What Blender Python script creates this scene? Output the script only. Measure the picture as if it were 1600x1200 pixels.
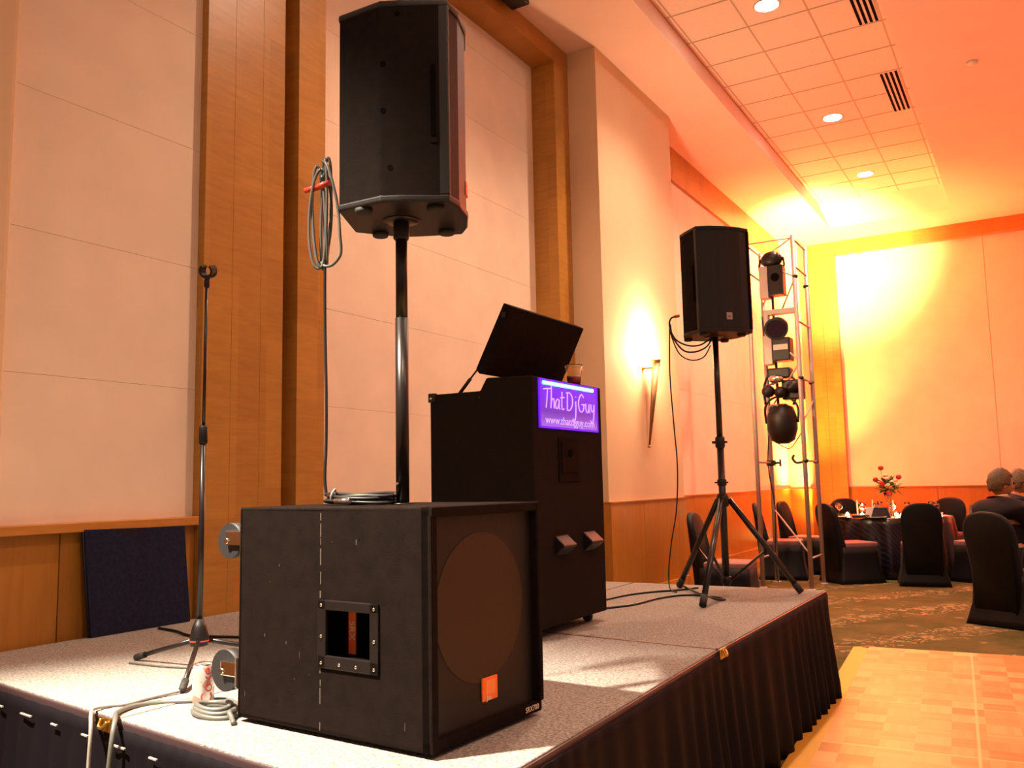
import bpy, bmesh, math, random
from mathutils import Vector, Matrix, Euler
random.seed(7)
PI = math.pi
C = bpy.context.scene.collection
for o in list(bpy.data.objects): bpy.data.objects.remove(o)

# ------------------------------------------------------------------ camera
cam_d = bpy.data.cameras.new('camera')
cam = bpy.data.objects.new('camera', cam_d); C.objects.link(cam)
cam_d.sensor_fit = 'HORIZONTAL'; cam_d.sensor_width = 36.0
cam_d.lens = 36.0 * 1370 / 1600; cam_d.clip_start = 0.05; cam_d.clip_end = 100
PIT, ROL, YAW = math.radians(6.45), math.radians(-1.12), math.radians(30.85)
def _cam_matrix():
    c, s = math.cos(PIT), math.sin(PIT); P = Matrix(((1,0,0),(0,s,-c),(0,c,s)))
    c, s = math.cos(ROL), math.sin(ROL); Q = Matrix(((c,-s,0),(s,c,0),(0,0,1)))
    c, s = math.cos(YAW), math.sin(YAW); Y = Matrix(((c,s,0),(-s,c,0),(0,0,1)))
    R = Q @ P @ Y                       # world -> (right, down, forward)
    B = Matrix((R[0], -R[1], -R[2])).transposed()
    return Matrix.Translation((0,0,1.27)) @ B.to_4x4()
cam.matrix_world = _cam_matrix()
bpy.context.scene.camera = cam

# ------------------------------------------------------------------ world, exposure
S = bpy.context.scene
S.view_settings.view_transform = 'Standard'; S.view_settings.look = 'None'
S.view_settings.gamma = 1; S.view_settings.use_curve_mapping = False
S.view_settings.exposure = 1.1
w = bpy.data.worlds.new('world'); S.world = w; w.use_nodes = True
w.node_tree.nodes['Background'].inputs[0].default_value = (1.0, .66, .50, 1)
w.node_tree.nodes['Background'].inputs[1].default_value = 0.19

# light constants (the lamps themselves are built by their own builders below)
CAN_COL = (1.0, .66, .44)
CAN_W = 230          # ceiling cans over the coffer
NEAR_CAN_W = 3900     # the soffit can above the front of the stage
UPLIGHT_W = 2600; UPLIGHT_COL = (1.0, .20, .045)
TRUSS_BEAM_W = 20000
SCONCE_W = 60
RED_UP_W = 600

# ------------------------------------------------------------------ materials
def nt(name):
    m = bpy.data.materials.new(name); m.use_nodes = True
    return m, m.node_tree, m.node_tree.nodes['Principled BSDF']
def lk(t, a, b): t.links.new(a, b)
def mat(name, col, rough=.6, metal=0, spec=.5, bump=0, bscale=300, var=0, vscale=8, coat=0, sheen=0, stretch=None):
    m, t, b = nt(name)
    b.inputs['Base Color'].default_value = (*col, 1); b.inputs['Roughness'].default_value = rough
    b.inputs['Metallic'].default_value = metal; b.inputs['Specular IOR Level'].default_value = spec
    if coat: b.inputs['Coat Weight'].default_value = coat
    if sheen: b.inputs['Sheen Weight'].default_value = sheen
    tc = t.nodes.new('ShaderNodeTexCoord'); src = tc.outputs['Object']
    if stretch:
        mp = t.nodes.new('ShaderNodeMapping'); mp.inputs['Scale'].default_value = stretch
        lk(t, src, mp.inputs['Vector']); src = mp.outputs['Vector']
    n = t.nodes.new('ShaderNodeTexNoise'); n.inputs['Scale'].default_value = vscale; n.inputs['Detail'].default_value = 4
    lk(t, src, n.inputs['Vector'])
    r = t.nodes.new('ShaderNodeValToRGB')
    v = max(var, .03)
    r.color_ramp.elements[0].position = .3; r.color_ramp.elements[1].position = .7
    r.color_ramp.elements[0].color = (*[c*(1-v) for c in col], 1); r.color_ramp.elements[1].color = (*[min(1, c*(1+v)) for c in col], 1)
    lk(t, n.outputs['Fac'], r.inputs['Fac']); lk(t, r.outputs['Color'], b.inputs['Base Color'])
    if bump:
        n2 = t.nodes.new('ShaderNodeTexNoise'); n2.inputs['Scale'].default_value = bscale; n2.inputs['Detail'].default_value = 2
        lk(t, src, n2.inputs['Vector'])
        bp = t.nodes.new('ShaderNodeBump'); bp.inputs['Strength'].default_value = bump; bp.inputs['Distance'].default_value = .002
        lk(t, n2.outputs['Fac'], bp.inputs['Height']); lk(t, bp.outputs['Normal'], b.inputs['Normal'])
    return m
def emit(name, col, s):
    m, t, b = nt(name); b.inputs['Base Color'].default_value = (*col, 1)
    b.inputs['Emission Color'].default_value = (*col, 1); b.inputs['Emission Strength'].default_value = s
    return m
def wood(name, c1, c2, axis='z', strip=.21, rough=.35, flitch=.45):
    """figured veneer laid in strips along one wall direction, each strip slightly different"""
    m, t, b = nt(name); b.inputs['Roughness'].default_value = rough; b.inputs['Specular IOR Level'].default_value = .4
    tc = t.nodes.new('ShaderNodeTexCoord'); sp = t.nodes.new('ShaderNodeSeparateXYZ'); lk(t, tc.outputs['Object'], sp.inputs[0])
    def M(op, a, bb=None):
        n = t.nodes.new('ShaderNodeMath'); n.operation = op
        for i, v in ((0, a), (1, bb)):
            if v is None: continue
            if isinstance(v, (int, float)): n.inputs[i].default_value = v
            else: lk(t, v, n.inputs[i])
        return n.outputs[0]
    hor = M('ADD', sp.outputs['X'], sp.outputs['Y'])
    col = M('FLOOR', M('DIVIDE', hor, strip)); row = M('FLOOR', M('DIVIDE', M('ADD', sp.outputs['Z'], M('MULTIPLY', col, .37)), flitch))
    cb = t.nodes.new('ShaderNodeCombineXYZ'); lk(t, col, cb.inputs[0]); lk(t, row, cb.inputs[1])
    wn = t.nodes.new('ShaderNodeTexWhiteNoise'); wn.noise_dimensions = '2D'; lk(t, cb.outputs[0], wn.inputs['Vector'])
    mp = t.nodes.new('ShaderNodeMapping'); mp.inputs['Scale'].default_value = (3, 3, 22) if axis == 'h' else (22, 22, 2.2)
    lk(t, tc.outputs['Object'], mp.inputs['Vector'])
    n = t.nodes.new('ShaderNodeTexNoise'); n.inputs['Scale'].default_value = 1.6; n.inputs['Detail'].default_value = 5; n.inputs['Distortion'].default_value = .6
    lk(t, mp.outputs[0], n.inputs['Vector'])
    f = M('ADD', M('MULTIPLY', n.outputs['Fac'], .75), M('MULTIPLY', wn.outputs['Value'], .3))
    r = t.nodes.new('ShaderNodeValToRGB'); r.color_ramp.elements[0].position = .25; r.color_ramp.elements[1].position = .85
    r.color_ramp.elements[0].color = (*c1, 1); r.color_ramp.elements[1].color = (*c2, 1)
    lk(t, f, r.inputs['Fac']); lk(t, r.outputs['Color'], b.inputs['Base Color'])
    return m
M_fabric = mat('fabric_wallcovering', (.80, .66, .52), .9, spec=.1, bump=.35, bscale=420, var=.05, vscale=3)
M_plaster = mat('plaster_paint', (.80, .66, .52), .8, spec=.2, var=.03, vscale=2)
M_vinyl = mat('vinyl_wallcovering', (.68, .50, .32), .8, spec=.2, bump=.2, bscale=300, var=.03, vscale=2)
M_ceil = mat('ceiling_paint', (.84, .66, .58), .85, spec=.15, var=.02, vscale=2)
M_tile = mat('ceiling_tile', (.87, .69, .62), .9, spec=.1, bump=.3, bscale=160, var=.04, vscale=50)
M_grid = mat('ceiling_grid_metal', (.50, .38, .30), .6)
M_wood = wood('veneer_column', (.35, .155, .026), (.50, .24, .045), 'h')
M_wood2 = wood('veneer_wainscot', (.36, .145, .022), (.50, .215, .035), 'v', strip=.6, rough=.3, flitch=9)
M_woodtrim = wood('veneer_trim', (.42, .16, .03), (.62, .27, .06), 'h', strip=3, flitch=9)
M_black = mat('black_textured_paint', (.0085, .0042, .0030), .8, spec=.08, bump=.8, bscale=520, var=.25, vscale=30)
M_blackp = mat('black_plastic', (.008, .005, .005), .42, spec=.35, bump=.3, bscale=600)
M_blackm = mat('black_metal', (.010, .006, .006), .32, spec=.5)
M_rubber = mat('black_rubber', (.02, .018, .018), .7)
M_grayrub = mat('grey_rubber', (.018, .016, .018), .6)
M_chrome = mat('chrome', (.8, .78, .75), .18, metal=1)
M_alu = mat('brushed_aluminium', (.42, .33, .30), .5, metal=.35, spec=.4)
M_cable = mat('black_cable', (.014, .012, .012), .45, spec=.35)
M_gcable = mat('grey_cable', (.11, .11, .10), .4, spec=.6)
M_lcable = mat('pale_grey_cable', (.30, .28, .26), .5)
M_red = mat('red_plastic', (.75, .06, .03), .45)
M_carpet = mat('stage_carpet', (.285, .26, .24), .95, spec=.05, bump=1.0, bscale=260, var=.5, vscale=120)
M_edge = mat('stage_edge_metal', (.075, .045, .05), .4, metal=.3)
M_brass = mat('brass', (.55, .35, .10), .35, metal=1)
M_tape = mat('gaffer_tape', (.40, .31, .24), .6)
M_skirt = mat('black_skirt_fabric', (.0042, .0026, .0045), .7, spec=.10, sheen=.0, bump=.2, bscale=500)
M_white = mat('white_plastic', (.75, .70, .68), .5)
M_orange = mat('orange_badge', (.95, .17, .03), .5)
M_orange2 = mat('orange_badge_pale', (1.0, .27, .07), .5)
M_text = mat('pale_lettering', (.8, .62, .5), .5)
M_navy = mat('dark_blue_board', (.010, .012, .034), .85, spec=.15, bump=.6, bscale=200, var=.3, vscale=60)
M_cover = mat('black_spandex', (.0028, .0022, .004), .55, spec=.22, sheen=.02)
M_seat = mat('mauve_satin', (.24, .11, .11), .5, spec=.4)
M_suit = mat('dark_suit_cloth', (.010, .004, .007), .85, spec=.15, sheen=.05, var=.3)
M_suit2 = mat('black_shirt_cloth', (.008, .007, .012), .8, spec=.2)
M_skin = mat('skin', (.42, .18, .09), .5, spec=.3)
M_hair = mat('grey_brown_hair', (.10, .05, .018), .6, var=.4, vscale=60, bump=1, bscale=200)
M_hair2 = mat('greying_hair', (.14, .08, .04), .6, var=.4, vscale=60, bump=1, bscale=200)
M_leaf = mat('leaf_green', (.10, .16, .03), .5, var=.3)
M_rose = mat('red_rose', (.50, .012, .02), .55, var=.25, vscale=60)
M_cream = mat('cream_petal', (.75, .62, .38), .5)
M_flame = emit('candle_glow', (1.0, .62, .28), 9)
M_napkin = mat('black_napkin', (.012, .010, .015), .7)
M_china = mat('white_china', (.8, .7, .62), .25, spec=.6)
M_wax = mat('ivory_wax', (.85, .7, .55), .5)
def glass(name, col=(1, 1, 1), rough=.03):
    m, t, b = nt(name); b.inputs['Base Color'].default_value = (*col, 1); b.inputs['Roughness'].default_value = rough
    b.inputs['Transmission Weight'].default_value = 1; b.inputs['IOR'].default_value = 1.25
    return m
M_glass = glass('clear_glass', (1, .97, .93)); M_cup = glass('clear_plastic_cup', (1, .95, .9), .12); M_drink = mat('red_drink', (.45, .03, .06), .15)
M_ice = mat('pale_foam', (.8, .55, .42), .6)
M_can_on = emit('downlight_lens', (1, .85, .7), 60)
M_baffle = mat('white_baffle', (.8, .7, .6), .5)
M_dark = mat('dark_void', (.002, .0015, .0015), .9, spec=.05)
M_speakergrille = None
def grille_mat(name, c1, c2, scale):
    m, t, b = nt(name); b.inputs['Roughness'].default_value = .5; b.inputs['Metallic'].default_value = .2
    tc = t.nodes.new('ShaderNodeTexCoord'); v = t.nodes.new('ShaderNodeTexVoronoi'); v.inputs['Scale'].default_value = scale
    v.inputs['Randomness'].default_value = .15
    lk(t, tc.outputs['Object'], v.inputs['Vector'])
    r = t.nodes.new('ShaderNodeValToRGB'); r.color_ramp.elements[0].position = .32; r.color_ramp.elements[1].position = .45
    r.color_ramp.elements[0].color = (*c1, 1); r.color_ramp.elements[1].color = (*c2, 1)
    lk(t, v.outputs['Distance'], r.inputs['Fac']); lk(t, r.outputs['Color'], b.inputs['Base Color'])
    return m
M_grille = grille_mat('punched_steel_grille', (.001, .001, .001), (.007, .004, .0035), 150)
M_cone = grille_mat('grille_over_woofer', (.010, .004, .0015), (.030, .0125, .0045), 150)
def carpet_floor():
    m, t, b = nt('ballroom_carpet'); b.inputs['Roughness'].default_value = .95; b.inputs['Specular IOR Level'].default_value = .05
    tc = t.nodes.new('ShaderNodeTexCoord')
    n = t.nodes.new('ShaderNodeTexNoise'); n.inputs['Scale'].default_value = 2.2; n.inputs['Detail'].default_value = 6; n.inputs['Roughness'].default_value = .7
    lk(t, tc.outputs['Object'], n.inputs['Vector'])
    base = t.nodes.new('ShaderNodeValToRGB'); base.color_ramp.elements[0].position = .35; base.color_ramp.elements[1].position = .65
    base.color_ramp.elements[0].color = (.075, .065, .022, 1); base.color_ramp.elements[1].color = (.14, .10, .04, 1)
    lk(t, n.outputs['Fac'], base.inputs['Fac'])
    # leafy sprigs along a diamond lattice
    mp = t.nodes.new('ShaderNodeMapping'); mp.inputs['Rotation'].default_value = (0, 0, .62); mp.inputs['Scale'].default_value = (1.1, 1.1, 1)
    lk(t, tc.outputs['Object'], mp.inputs['Vector'])
    wv = t.nodes.new('ShaderNodeTexWave'); wv.inputs['Scale'].default_value = .30; wv.inputs['Distortion'].default_value = 1.2; wv.inputs['Detail'].default_value = 3
    wv.inputs['Detail Scale'].default_value = 3
    lk(t, mp.outputs[0], wv.inputs['Vector'])
    vo = t.nodes.new('ShaderNodeTexVoronoi'); vo.inputs['Scale'].default_value = 4.5; vo.feature = 'F1'
    lk(t, tc.outputs['Object'], vo.inputs['Vector'])
    n3 = t.nodes.new('ShaderNodeTexNoise'); n3.inputs['Scale'].default_value = 8; n3.inputs['Detail'].default_value = 3; n3.inputs['Distortion'].default_value = 2.5
    lk(t, tc.outputs['Object'], n3.inputs['Vector'])
    def M(op, a, bb):
        k = t.nodes.new('ShaderNodeMath'); k.operation = op
        for i, v in ((0, a), (1, bb)):
            if isinstance(v, (int, float)): k.inputs[i].default_value = v
            else: lk(t, v, k.inputs[i])
        return k.outputs[0]
    band = M('GREATER_THAN', wv.outputs['Fac'], .70)
    sprig = M('GREATER_THAN', n3.outputs['Fac'], .56)
    dots = M('MULTIPLY', M('LESS_THAN', vo.outputs['Distance'], .26), M('GREATER_THAN', n.outputs['Fac'], .52))
    f = M('MAXIMUM', M('MULTIPLY', band, sprig), M('MULTIPLY', dots, .55))
    mx = t.nodes.new('ShaderNodeMix'); mx.data_type = 'RGBA'
    lk(t, M('MULTIPLY', f, .6), mx.inputs['Factor']); lk(t, base.outputs['Color'], mx.inputs['A']); mx.inputs['B'].default_value = (.42, .27, .15, 1)
    lk(t, mx.outputs['Result'], b.inputs['Base Color'])
    return m
M_floor = carpet_floor()
def parquet():
    m, t, b = nt('parquet'); b.inputs['Roughness'].default_value = .32; b.inputs['Specular IOR Level'].default_value = .45
    tc = t.nodes.new('ShaderNodeTexCoord'); sp = t.nodes.new('ShaderNodeSeparateXYZ'); lk(t, tc.outputs['Object'], sp.inputs[0])
    def M(op, a, bb=None):
        n = t.nodes.new('ShaderNodeMath'); n.operation = op
        for i, v in ((0, a), (1, bb)):
            if v is None: continue
            if isinstance(v, (int, float)): n.inputs[i].default_value = v
            else: lk(t, v, n.inputs[i])
        return n.outputs[0]
    s = .152
    X = M('DIVIDE', sp.outputs['X'], s); Y = M('DIVIDE', sp.outputs['Y'], s)
    cx, cy = M('FLOOR', X), M('FLOOR', Y)
    par = M('ABSOLUTE', M('MODULO', M('ADD', cx, cy), 2))
    # fingers run across or along the block by turns
    fx, fy = M('FLOOR', M('MULTIPLY', X, 5)), M('FLOOR', M('MULTIPLY', Y, 5))
    fing = M('ADD', M('MULTIPLY', fx, par), M('MULTIPLY', fy, M('SUBTRACT', 1, par)))
    def WN(a, bb):
        c = t.nodes.new('ShaderNodeCombineXYZ'); lk(t, a, c.inputs[0]); lk(t, bb, c.inputs[1])
        k = t.nodes.new('ShaderNodeTexWhiteNoise'); k.noise_dimensions = '2D'; lk(t, c.outputs[0], k.inputs['Vector']); return k.outputs['Value']
    blk = WN(cx, cy); fg = WN(M('ADD', fing, M('MULTIPLY', cx, 17)), cy)
    f = M('ADD', M('ADD', M('MULTIPLY', blk, .45), M('MULTIPLY', fg, .25)), M('MULTIPLY', par, .2))
    r = t.nodes.new('ShaderNodeValToRGB'); r.color_ramp.elements[0].position = .05; r.color_ramp.elements[1].position = .85
    r.color_ramp.elements[0].color = (.42, .20, .065, 1); r.color_ramp.elements[1].color = (.72, .43, .18, 1)
    lk(t, f, r.inputs['Fac'])
    # wider seams between one-metre floor sections
    e = M('ABSOLUTE', M('SUBTRACT', M('MODULO', M('ADD', sp.outputs['Y'], 50), .912), .456)); sm = M('GREATER_THAN', e, .449)
    e2 = M('ABSOLUTE', M('SUBTRACT', M('MODULO', M('ADD', sp.outputs['X'], 50.35), .912), .456)); sm = M('MAXIMUM', sm, M('GREATER_THAN', e2, .449))
    mx = t.nodes.new('ShaderNodeMix'); mx.data_type = 'RGBA'; lk(t, M('MULTIPLY', sm, .8), mx.inputs['Factor'])
    lk(t, r.outputs['Color'], mx.inputs['A']); mx.inputs['B'].default_value = (.78, .52, .24, 1)
    lk(t, mx.outputs['Result'], b.inputs['Base Color'])
    return m
M_parquet = parquet(); M_danceedge = mat('dance_floor_edge', (.62, .34, .05), .35)

# ------------------------------------------------------------------ mesh helpers
class G:
    def __init__(s): s.bm = bmesh.new(); s.smooth = False
    def box(s, a, b, bev=0, rot=None, piv=None, seg=2):
        bm2 = bmesh.new(); bmesh.ops.create_cube(bm2, size=1)
        c = Vector([(a[i]+b[i])/2 for i in range(3)]); d = [abs(b[i]-a[i]) for i in range(3)]
        for v in bm2.verts: v.co = Vector((v.co[0]*d[0], v.co[1]*d[1], v.co[2]*d[2]))
        if bev: bmesh.ops.bevel(bm2, geom=list(bm2.edges), offset=bev, segments=seg, profile=.6, affect='EDGES')
        for v in bm2.verts:
            if rot: v.co = rot @ v.co
            v.co += c
        s._merge(bm2, False); return s
    def _merge(s, b2, smooth=False):
        if smooth:
            for f in b2.faces: f.smooth = True
        me = bpy.data.meshes.new('t'); b2.to_mesh(me); b2.free(); s.bm.from_mesh(me); bpy.data.meshes.remove(me)
    def cyl(s, p, q, r, r2=None, n=20, cap=True):
        p, q = Vector(p), Vector(q); r2 = r if r2 is None else r2
        d = (q-p); L = d.length
        b2 = bmesh.new(); bmesh.ops.create_cone(b2, cap_ends=cap, segments=n, radius1=r, radius2=r2, depth=L)
        R = d.to_track_quat('Z', 'Y').to_matrix().to_4x4(); bmesh.ops.transform(b2, matrix=Matrix.Translation((p+q)/2) @ R, verts=b2.verts)
        for f in b2.faces:
            if len(f.verts) == 4: f.smooth = True
        s._merge(b2); return s
    def sphere(s, c, r, sc=(1, 1, 1), n=18, rot=None):
        b2 = bmesh.new(); bmesh.ops.create_uvsphere(b2, u_segments=n, v_segments=max(8, n//2+2), radius=r)
        for v in b2.verts:
            v.co = Vector((v.co[0]*sc[0], v.co[1]*sc[1], v.co[2]*sc[2]))
            if rot: v.co = rot @ v.co
            v.co += Vector(c)
        s._merge(b2, True); return s
    def lathe(s, prof, c=(0, 0, 0), n=28, cap=True):
        b2 = bmesh.new(); rings = []
        for r, z in prof:
            rings.append([b2.verts.new((c[0]+r*math.cos(2*PI*k/n), c[1]+r*math.sin(2*PI*k/n), c[2]+z)) for k in range(n)])
        for a, b in zip(rings, rings[1:]):
            for k in range(n): b2.faces.new((a[k], a[(k+1) % n], b[(k+1) % n], b[k]))
        if cap:
            b2.faces.new(rings[0][::-1]); b2.faces.new(rings[-1])
        s._merge(b2, True); return s
    def tube(s, pts, r, n=8, sub=5):
        P = [Vector(p) for p in pts]
        if len(P) > 2 and sub > 1:
            Q = []
            for i in range(len(P)-1):
                p0 = P[max(i-1, 0)]; p1 = P[i]; p2 = P[i+1]; p3 = P[min(i+2, len(P)-1)]
                for k in range(sub):
                    t = k/sub
                    Q.append(.5*((2*p1)+(-p0+p2)*t+(2*p0-5*p1+4*p2-p3)*t*t+(-p0+3*p1-3*p2+p3)*t**3))
            Q.append(P[-1]); P = Q
        b2 = bmesh.new(); rings = []; up = Vector((.123, .35, .93)).normalized(); 
        for i, p in enumerate(P):
            d = (P[min(i+1, len(P)-1)]-P[max(i-1, 0)]).normalized()
            x = up - d*up.dot(d)
            if x.length < 1e-3: x = Vector((1, 0, 0)) - d*d[0]
            x.normalize(); y = d.cross(x); up = x
            rings.append([b2.verts.new(p+(x*math.cos(2*PI*k/n)+y*math.sin(2*PI*k/n))*r) for k in range(n)])
        for a, b in zip(rings, rings[1:]):
            for k in range(n): b2.faces.new((a[k], a[(k+1) % n], b[(k+1) % n], b[k]))
        b2.faces.new(rings[0][::-1]); b2.faces.new(rings[-1])
        s._merge(b2, True); return s
    def prism(s, poly, z0, z1, bev=0, T=None, seg=2):
        """poly in xy, extruded z0..z1; T: matrix applied afterwards"""
        b2 = bmesh.new(); a = [b2.verts.new((p[0], p[1], z0)) for p in poly]; b = [b2.verts.new((p[0], p[1], z1)) for p in poly]
        n = len(poly); b2.faces.new(a[::-1]); b2.faces.new(b)
        for k in range(n): b2.faces.new((a[k], a[(k+1) % n], b[(k+1) % n], b[k]))
        bmesh.ops.recalc_face_normals(b2, faces=b2.faces)
        if bev: bmesh.ops.bevel(b2, geom=list(b2.edges), offset=bev, segments=seg, profile=.6, affect='EDGES')
        if T is not None: bmesh.ops.transform(b2, matrix=T, verts=b2.verts)
        s._merge(b2, False); return s
    def loft(s, rings, cap=True, closed=True, smooth=True):
        b2 = bmesh.new(); R = [[b2.verts.new(p) for p in r] for r in rings]; n = len(R[0])
        for a, b in zip(R, R[1:]):
            for k in range(n if closed else n-1): b2.faces.new((a[k], a[(k+1) % n], b[(k+1) % n], b[k]))
        if cap: b2.faces.new(R[0][::-1]); b2.faces.new(R[-1])
        s._merge(b2, smooth); return s
    def quad(s, *p):
        s.bm.faces.new([s.bm.verts.new(q) for q in p]); return s
def obj(name, g, m, parent=None, loc=None, rotz=None, rot=None, solid=0, recalc=True):
    bm = g.bm if isinstance(g, G) else g
    if recalc: bmesh.ops.recalc_face_normals(bm, faces=bm.faces)
    me = bpy.data.meshes.new(name); bm.to_mesh(me); bm.free()
    me.materials.append(m)
    o = bpy.data.objects.new(name, me); C.objects.link(o)
    if parent is not None: o.parent = parent
    if loc: o.location = loc
    if rotz is not None: o.rotation_euler = (0, 0, rotz)
    if rot is not None: o.rotation_euler = rot
    if solid:
        md = o.modifiers.new('solidify', 'SOLIDIFY'); md.thickness = solid; md.offset = 0
    return o
def tag(o, label, cat, group=None, kind=None):
    o['label'] = label; o['category'] = cat
    if group: o['group'] = group
    if kind: o['kind'] = kind
    return o
def thing(name, label, cat, loc=(0, 0, 0), rotz=0, group=None, rot=None):
    o = bpy.data.objects.new(name, None); C.objects.link(o); o.location = loc
    o.rotation_euler = rot if rot is not None else (0, 0, rotz); o.empty_display_size = .1
    return tag(o, label, cat, group)
def struct(name, g, m, **k):
    o = obj(name, g, m, **k); o['kind'] = 'structure'; return o
def dup(root, loc, rotz=0, label=None, group=None, scale=None):
    def rec(o, par):
        c = o.copy(); C.objects.link(c)
        if par is not None: c.parent = par
        for ch in [x for x in kids.get(o.name, [])]: rec(ch, c)
        return c
    kids = {}
    for o in C.objects:
        if o.parent: kids.setdefault(o.parent.name, []).append(o)
    r = rec(root, None); r.location = loc; r.rotation_euler = (0, 0, rotz)
    if scale: r.scale = scale
    if label: r['label'] = label
    if group: r['group'] = group
    return r
def text_geo(txt, size, T, depth=.001, wide=1.0, align='CENTER'):
    cu = bpy.data.curves.new('t', 'FONT'); cu.body = txt; cu.size = size; cu.extrude = depth; cu.align_x = align; cu.align_y = 'CENTER'; cu.resolution_u = 3
    o = bpy.data.objects.new('t', cu); C.objects.link(o); bpy.context.view_layer.update()
    dg = bpy.context.evaluated_depsgraph_get(); me = bpy.data.meshes.new_from_object(o.evaluated_get(dg))
    g = G(); g.bm.from_mesh(me); bpy.data.meshes.remove(me); bpy.data.objects.remove(o); bpy.data.curves.remove(cu)
    bmesh.ops.transform(g.bm, matrix=T @ Matrix.Diagonal((wide, 1, 1, 1)), verts=g.bm.verts)
    return g
def frameT(o, x, y):        # matrix with columns x, y, x cross y and origin o
    x = Vector(x).normalized(); y = Vector(y).normalized(); z = x.cross(y)
    return Matrix.Translation(o) @ Matrix((x, y, z)).transposed().to_4x4()

# ================================================================== THE ROOM
ZC = 5.55; YB = 16.68; XR = 9.0; YF = -4.0
struct('floor', G().box((-4.4, YF, -.12), (XR, YB+.3, 0)), M_floor)
# coffered ceiling: soffit with a long recess
cx0, cx1, cy1, zt = -2.82, -.93, 15.55, 5.75
g = G(); g.box((-4.4, YF, ZC), (cx0, YB+.3, ZC+.5)); g.box((cx1, YF, ZC), (XR, YB+.3, ZC+.5)); g.box((cx0, cy1, ZC), (cx1, YB+.3, ZC+.5))
struct('ceiling', g, M_ceil)
g = G(); g.box((cx0, YF, zt), (cx1, 14.71, zt+.3))
struct('ceiling_tiles', g, M_tile)['kind'] = 'structure'
g = G(); g.prism([(cy1, ZC), (cy1, ZC+.5), (14.71, zt+.3), (14.71, zt)], cx0, cx1, T=Matrix(((0, 0, 1, 0), (1, 0, 0, 0), (0, 1, 0, 0), (0, 0, 0, 1))))
struct('trim_1', g, M_ceil)
g = G()
for x in (-2.755, -2.175, -1.595, -1.015): g.box((x-.007, YF, zt-.004), (x+.007, 14.71, zt))
y = 7.765
while y > YF: y -= .604
y += .604
while y < 14.7:
    g.box((cx0, y-.007, zt-.005), (cx1, y+.007, zt-.001)); y += .604
g.box((cx0, YF, zt-.004), (cx0+.012, 14.71, zt))
struct('trim_2', g, M_grid)
# ---- left wall
g = G(); g.box((-4.4, YF, 0), (-4.06, YB+.3, ZC)); struct('wall_left', g, M_plaster)
def panels(name, y0, y1, xf, z0, z1, joints, depth=.06):
    g = G(); zs = [z0]+[z for z in joints if z0 < z < z1]+[z1]
    for a, b in zip(zs, zs[1:]): g.box((xf-depth, y0, a+.0006), (xf, y1, b-.0006), bev=.0012, seg=1)
    return struct(name, g, M_fabric)
J = [1.80, 2.46, 3.12, 3.78, 4.44, 5.1]
panels('wall_left_panels', -3.9, 3.135, -3.85, 1.125, ZC, J, .2)
# near pilaster at the left margin
g = G(); g.box((-4.06, -.2, 1.30), (-3.80, 2.10, ZC), bev=.03, seg=3); struct('wall_left_pilaster', g, M_vinyl)
g = G(); g.box((-4.06, -3.9, 1.085), (-3.775, 3.135, 1.13), bev=.004, seg=1); struct('trim_3', g, M_woodtrim)
g = G()
ys = [-3.9, -1.6, 0, 1.2, 2.395, 3.135]
for a, b in zip(ys, ys[1:]): g.box((-4.06, a+.003, 0), (-3.83, b-.003, 1.085), bev=.001, seg=1)
struct('wall_left_wainscot', g, M_wood2)
# wood column and portal frame of the recessed bay
g = G(); g.box((-4.06, 3.135, 0), (-3.80, 3.33, ZC)); g.box((-4.06, 3.332, 0), (-3.80, 3.54, ZC)); g.box((-4.06, 3.542, 0), (-3.80, 3.715, ZC))
struct('trim_4', g, M_wood)
g = G(); g.box((-4.06, 3.715, 0), (-3.90, 3.81, ZC)); struct('trim_5', g, M_wood)
g = G(); g.box((-4.06, 3.81, 0), (-3.775, 4.045, ZC)); g.box((-4.06, 7.24, 0), (-3.78, 7.53, ZC)); g.box((-4.06, 4.045, 5.36), (-3.7805, 7.24, ZC))
struct('trim_6', g, M_wood)
panels('wall_left_panels', 4.045, 7.24, -4.035, 1.13, 5.36, [1.80, 2.46, 3.12, 3.78, 4.44, 5.1], .025)
g = G(); g.box((-4.06, 4.045, 0), (-4.02, 7.24, 1.13)); struct('wall_left_wainscot', g, M_wood2)
# sconce pilaster
g = G(); g.box((-4.06, 7.53, 1.072), (-3.47, 9.55, ZC), bev=.006); struct('wall_left_pilaster', g, M_vinyl)
g = G()
for a, b in ((7.53, 7.56), (7.562, 8.32), (8.326, 9.3), (9.306, 9.55)): g.box((-4.06, a, .22), (-3.45, b, 1.065))
g.box((-4.06, 7.525, 1.065), (-3.44, 9.57, 1.076))
struct('wall_left_wainscot', g, M_wood2)
# far bay
panels('wall_left_panels', 9.55, 15.9, -3.83, 1.075, 5.11, [2.4, 3.7], .22)
g = G(); g.box((-4.06, 9.55, 5.11), (-3.79, 15.9, ZC)); struct('trim_7', g, M_wood)
g = G()
ys = [9.55, 10.8, 12.1, 13.4, 14.7, 15.9]
for a, b in zip(ys, ys[1:]): g.box((-4.06, a+.003, .22), (-3.80, b-.003, 1.065))
g.box((-4.06, 9.55, 1.065), (-3.785, 15.9, 1.08))
struct('wall_left_wainscot', g, M_wood2)
g = G(); g.box((-4.06, 9.56, 0), (-3.77, 15.9, .215), bev=.004); g.box((-4.06, 7.52, 0), (-3.43, 9.56, .215), bev=.004); struct('baseboard_left', g, M_woodtrim)
g = G(); g.box((-4.06, 15.9, 1.075), (-3.47, YB, ZC)); struct('wall_left_pilaster', g, M_vinyl)
g = G(); g.box((-4.06, 15.88, 0), (-3.45, YB, 1.07)); struct('wall_left_wainscot', g, M_wood2)
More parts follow.
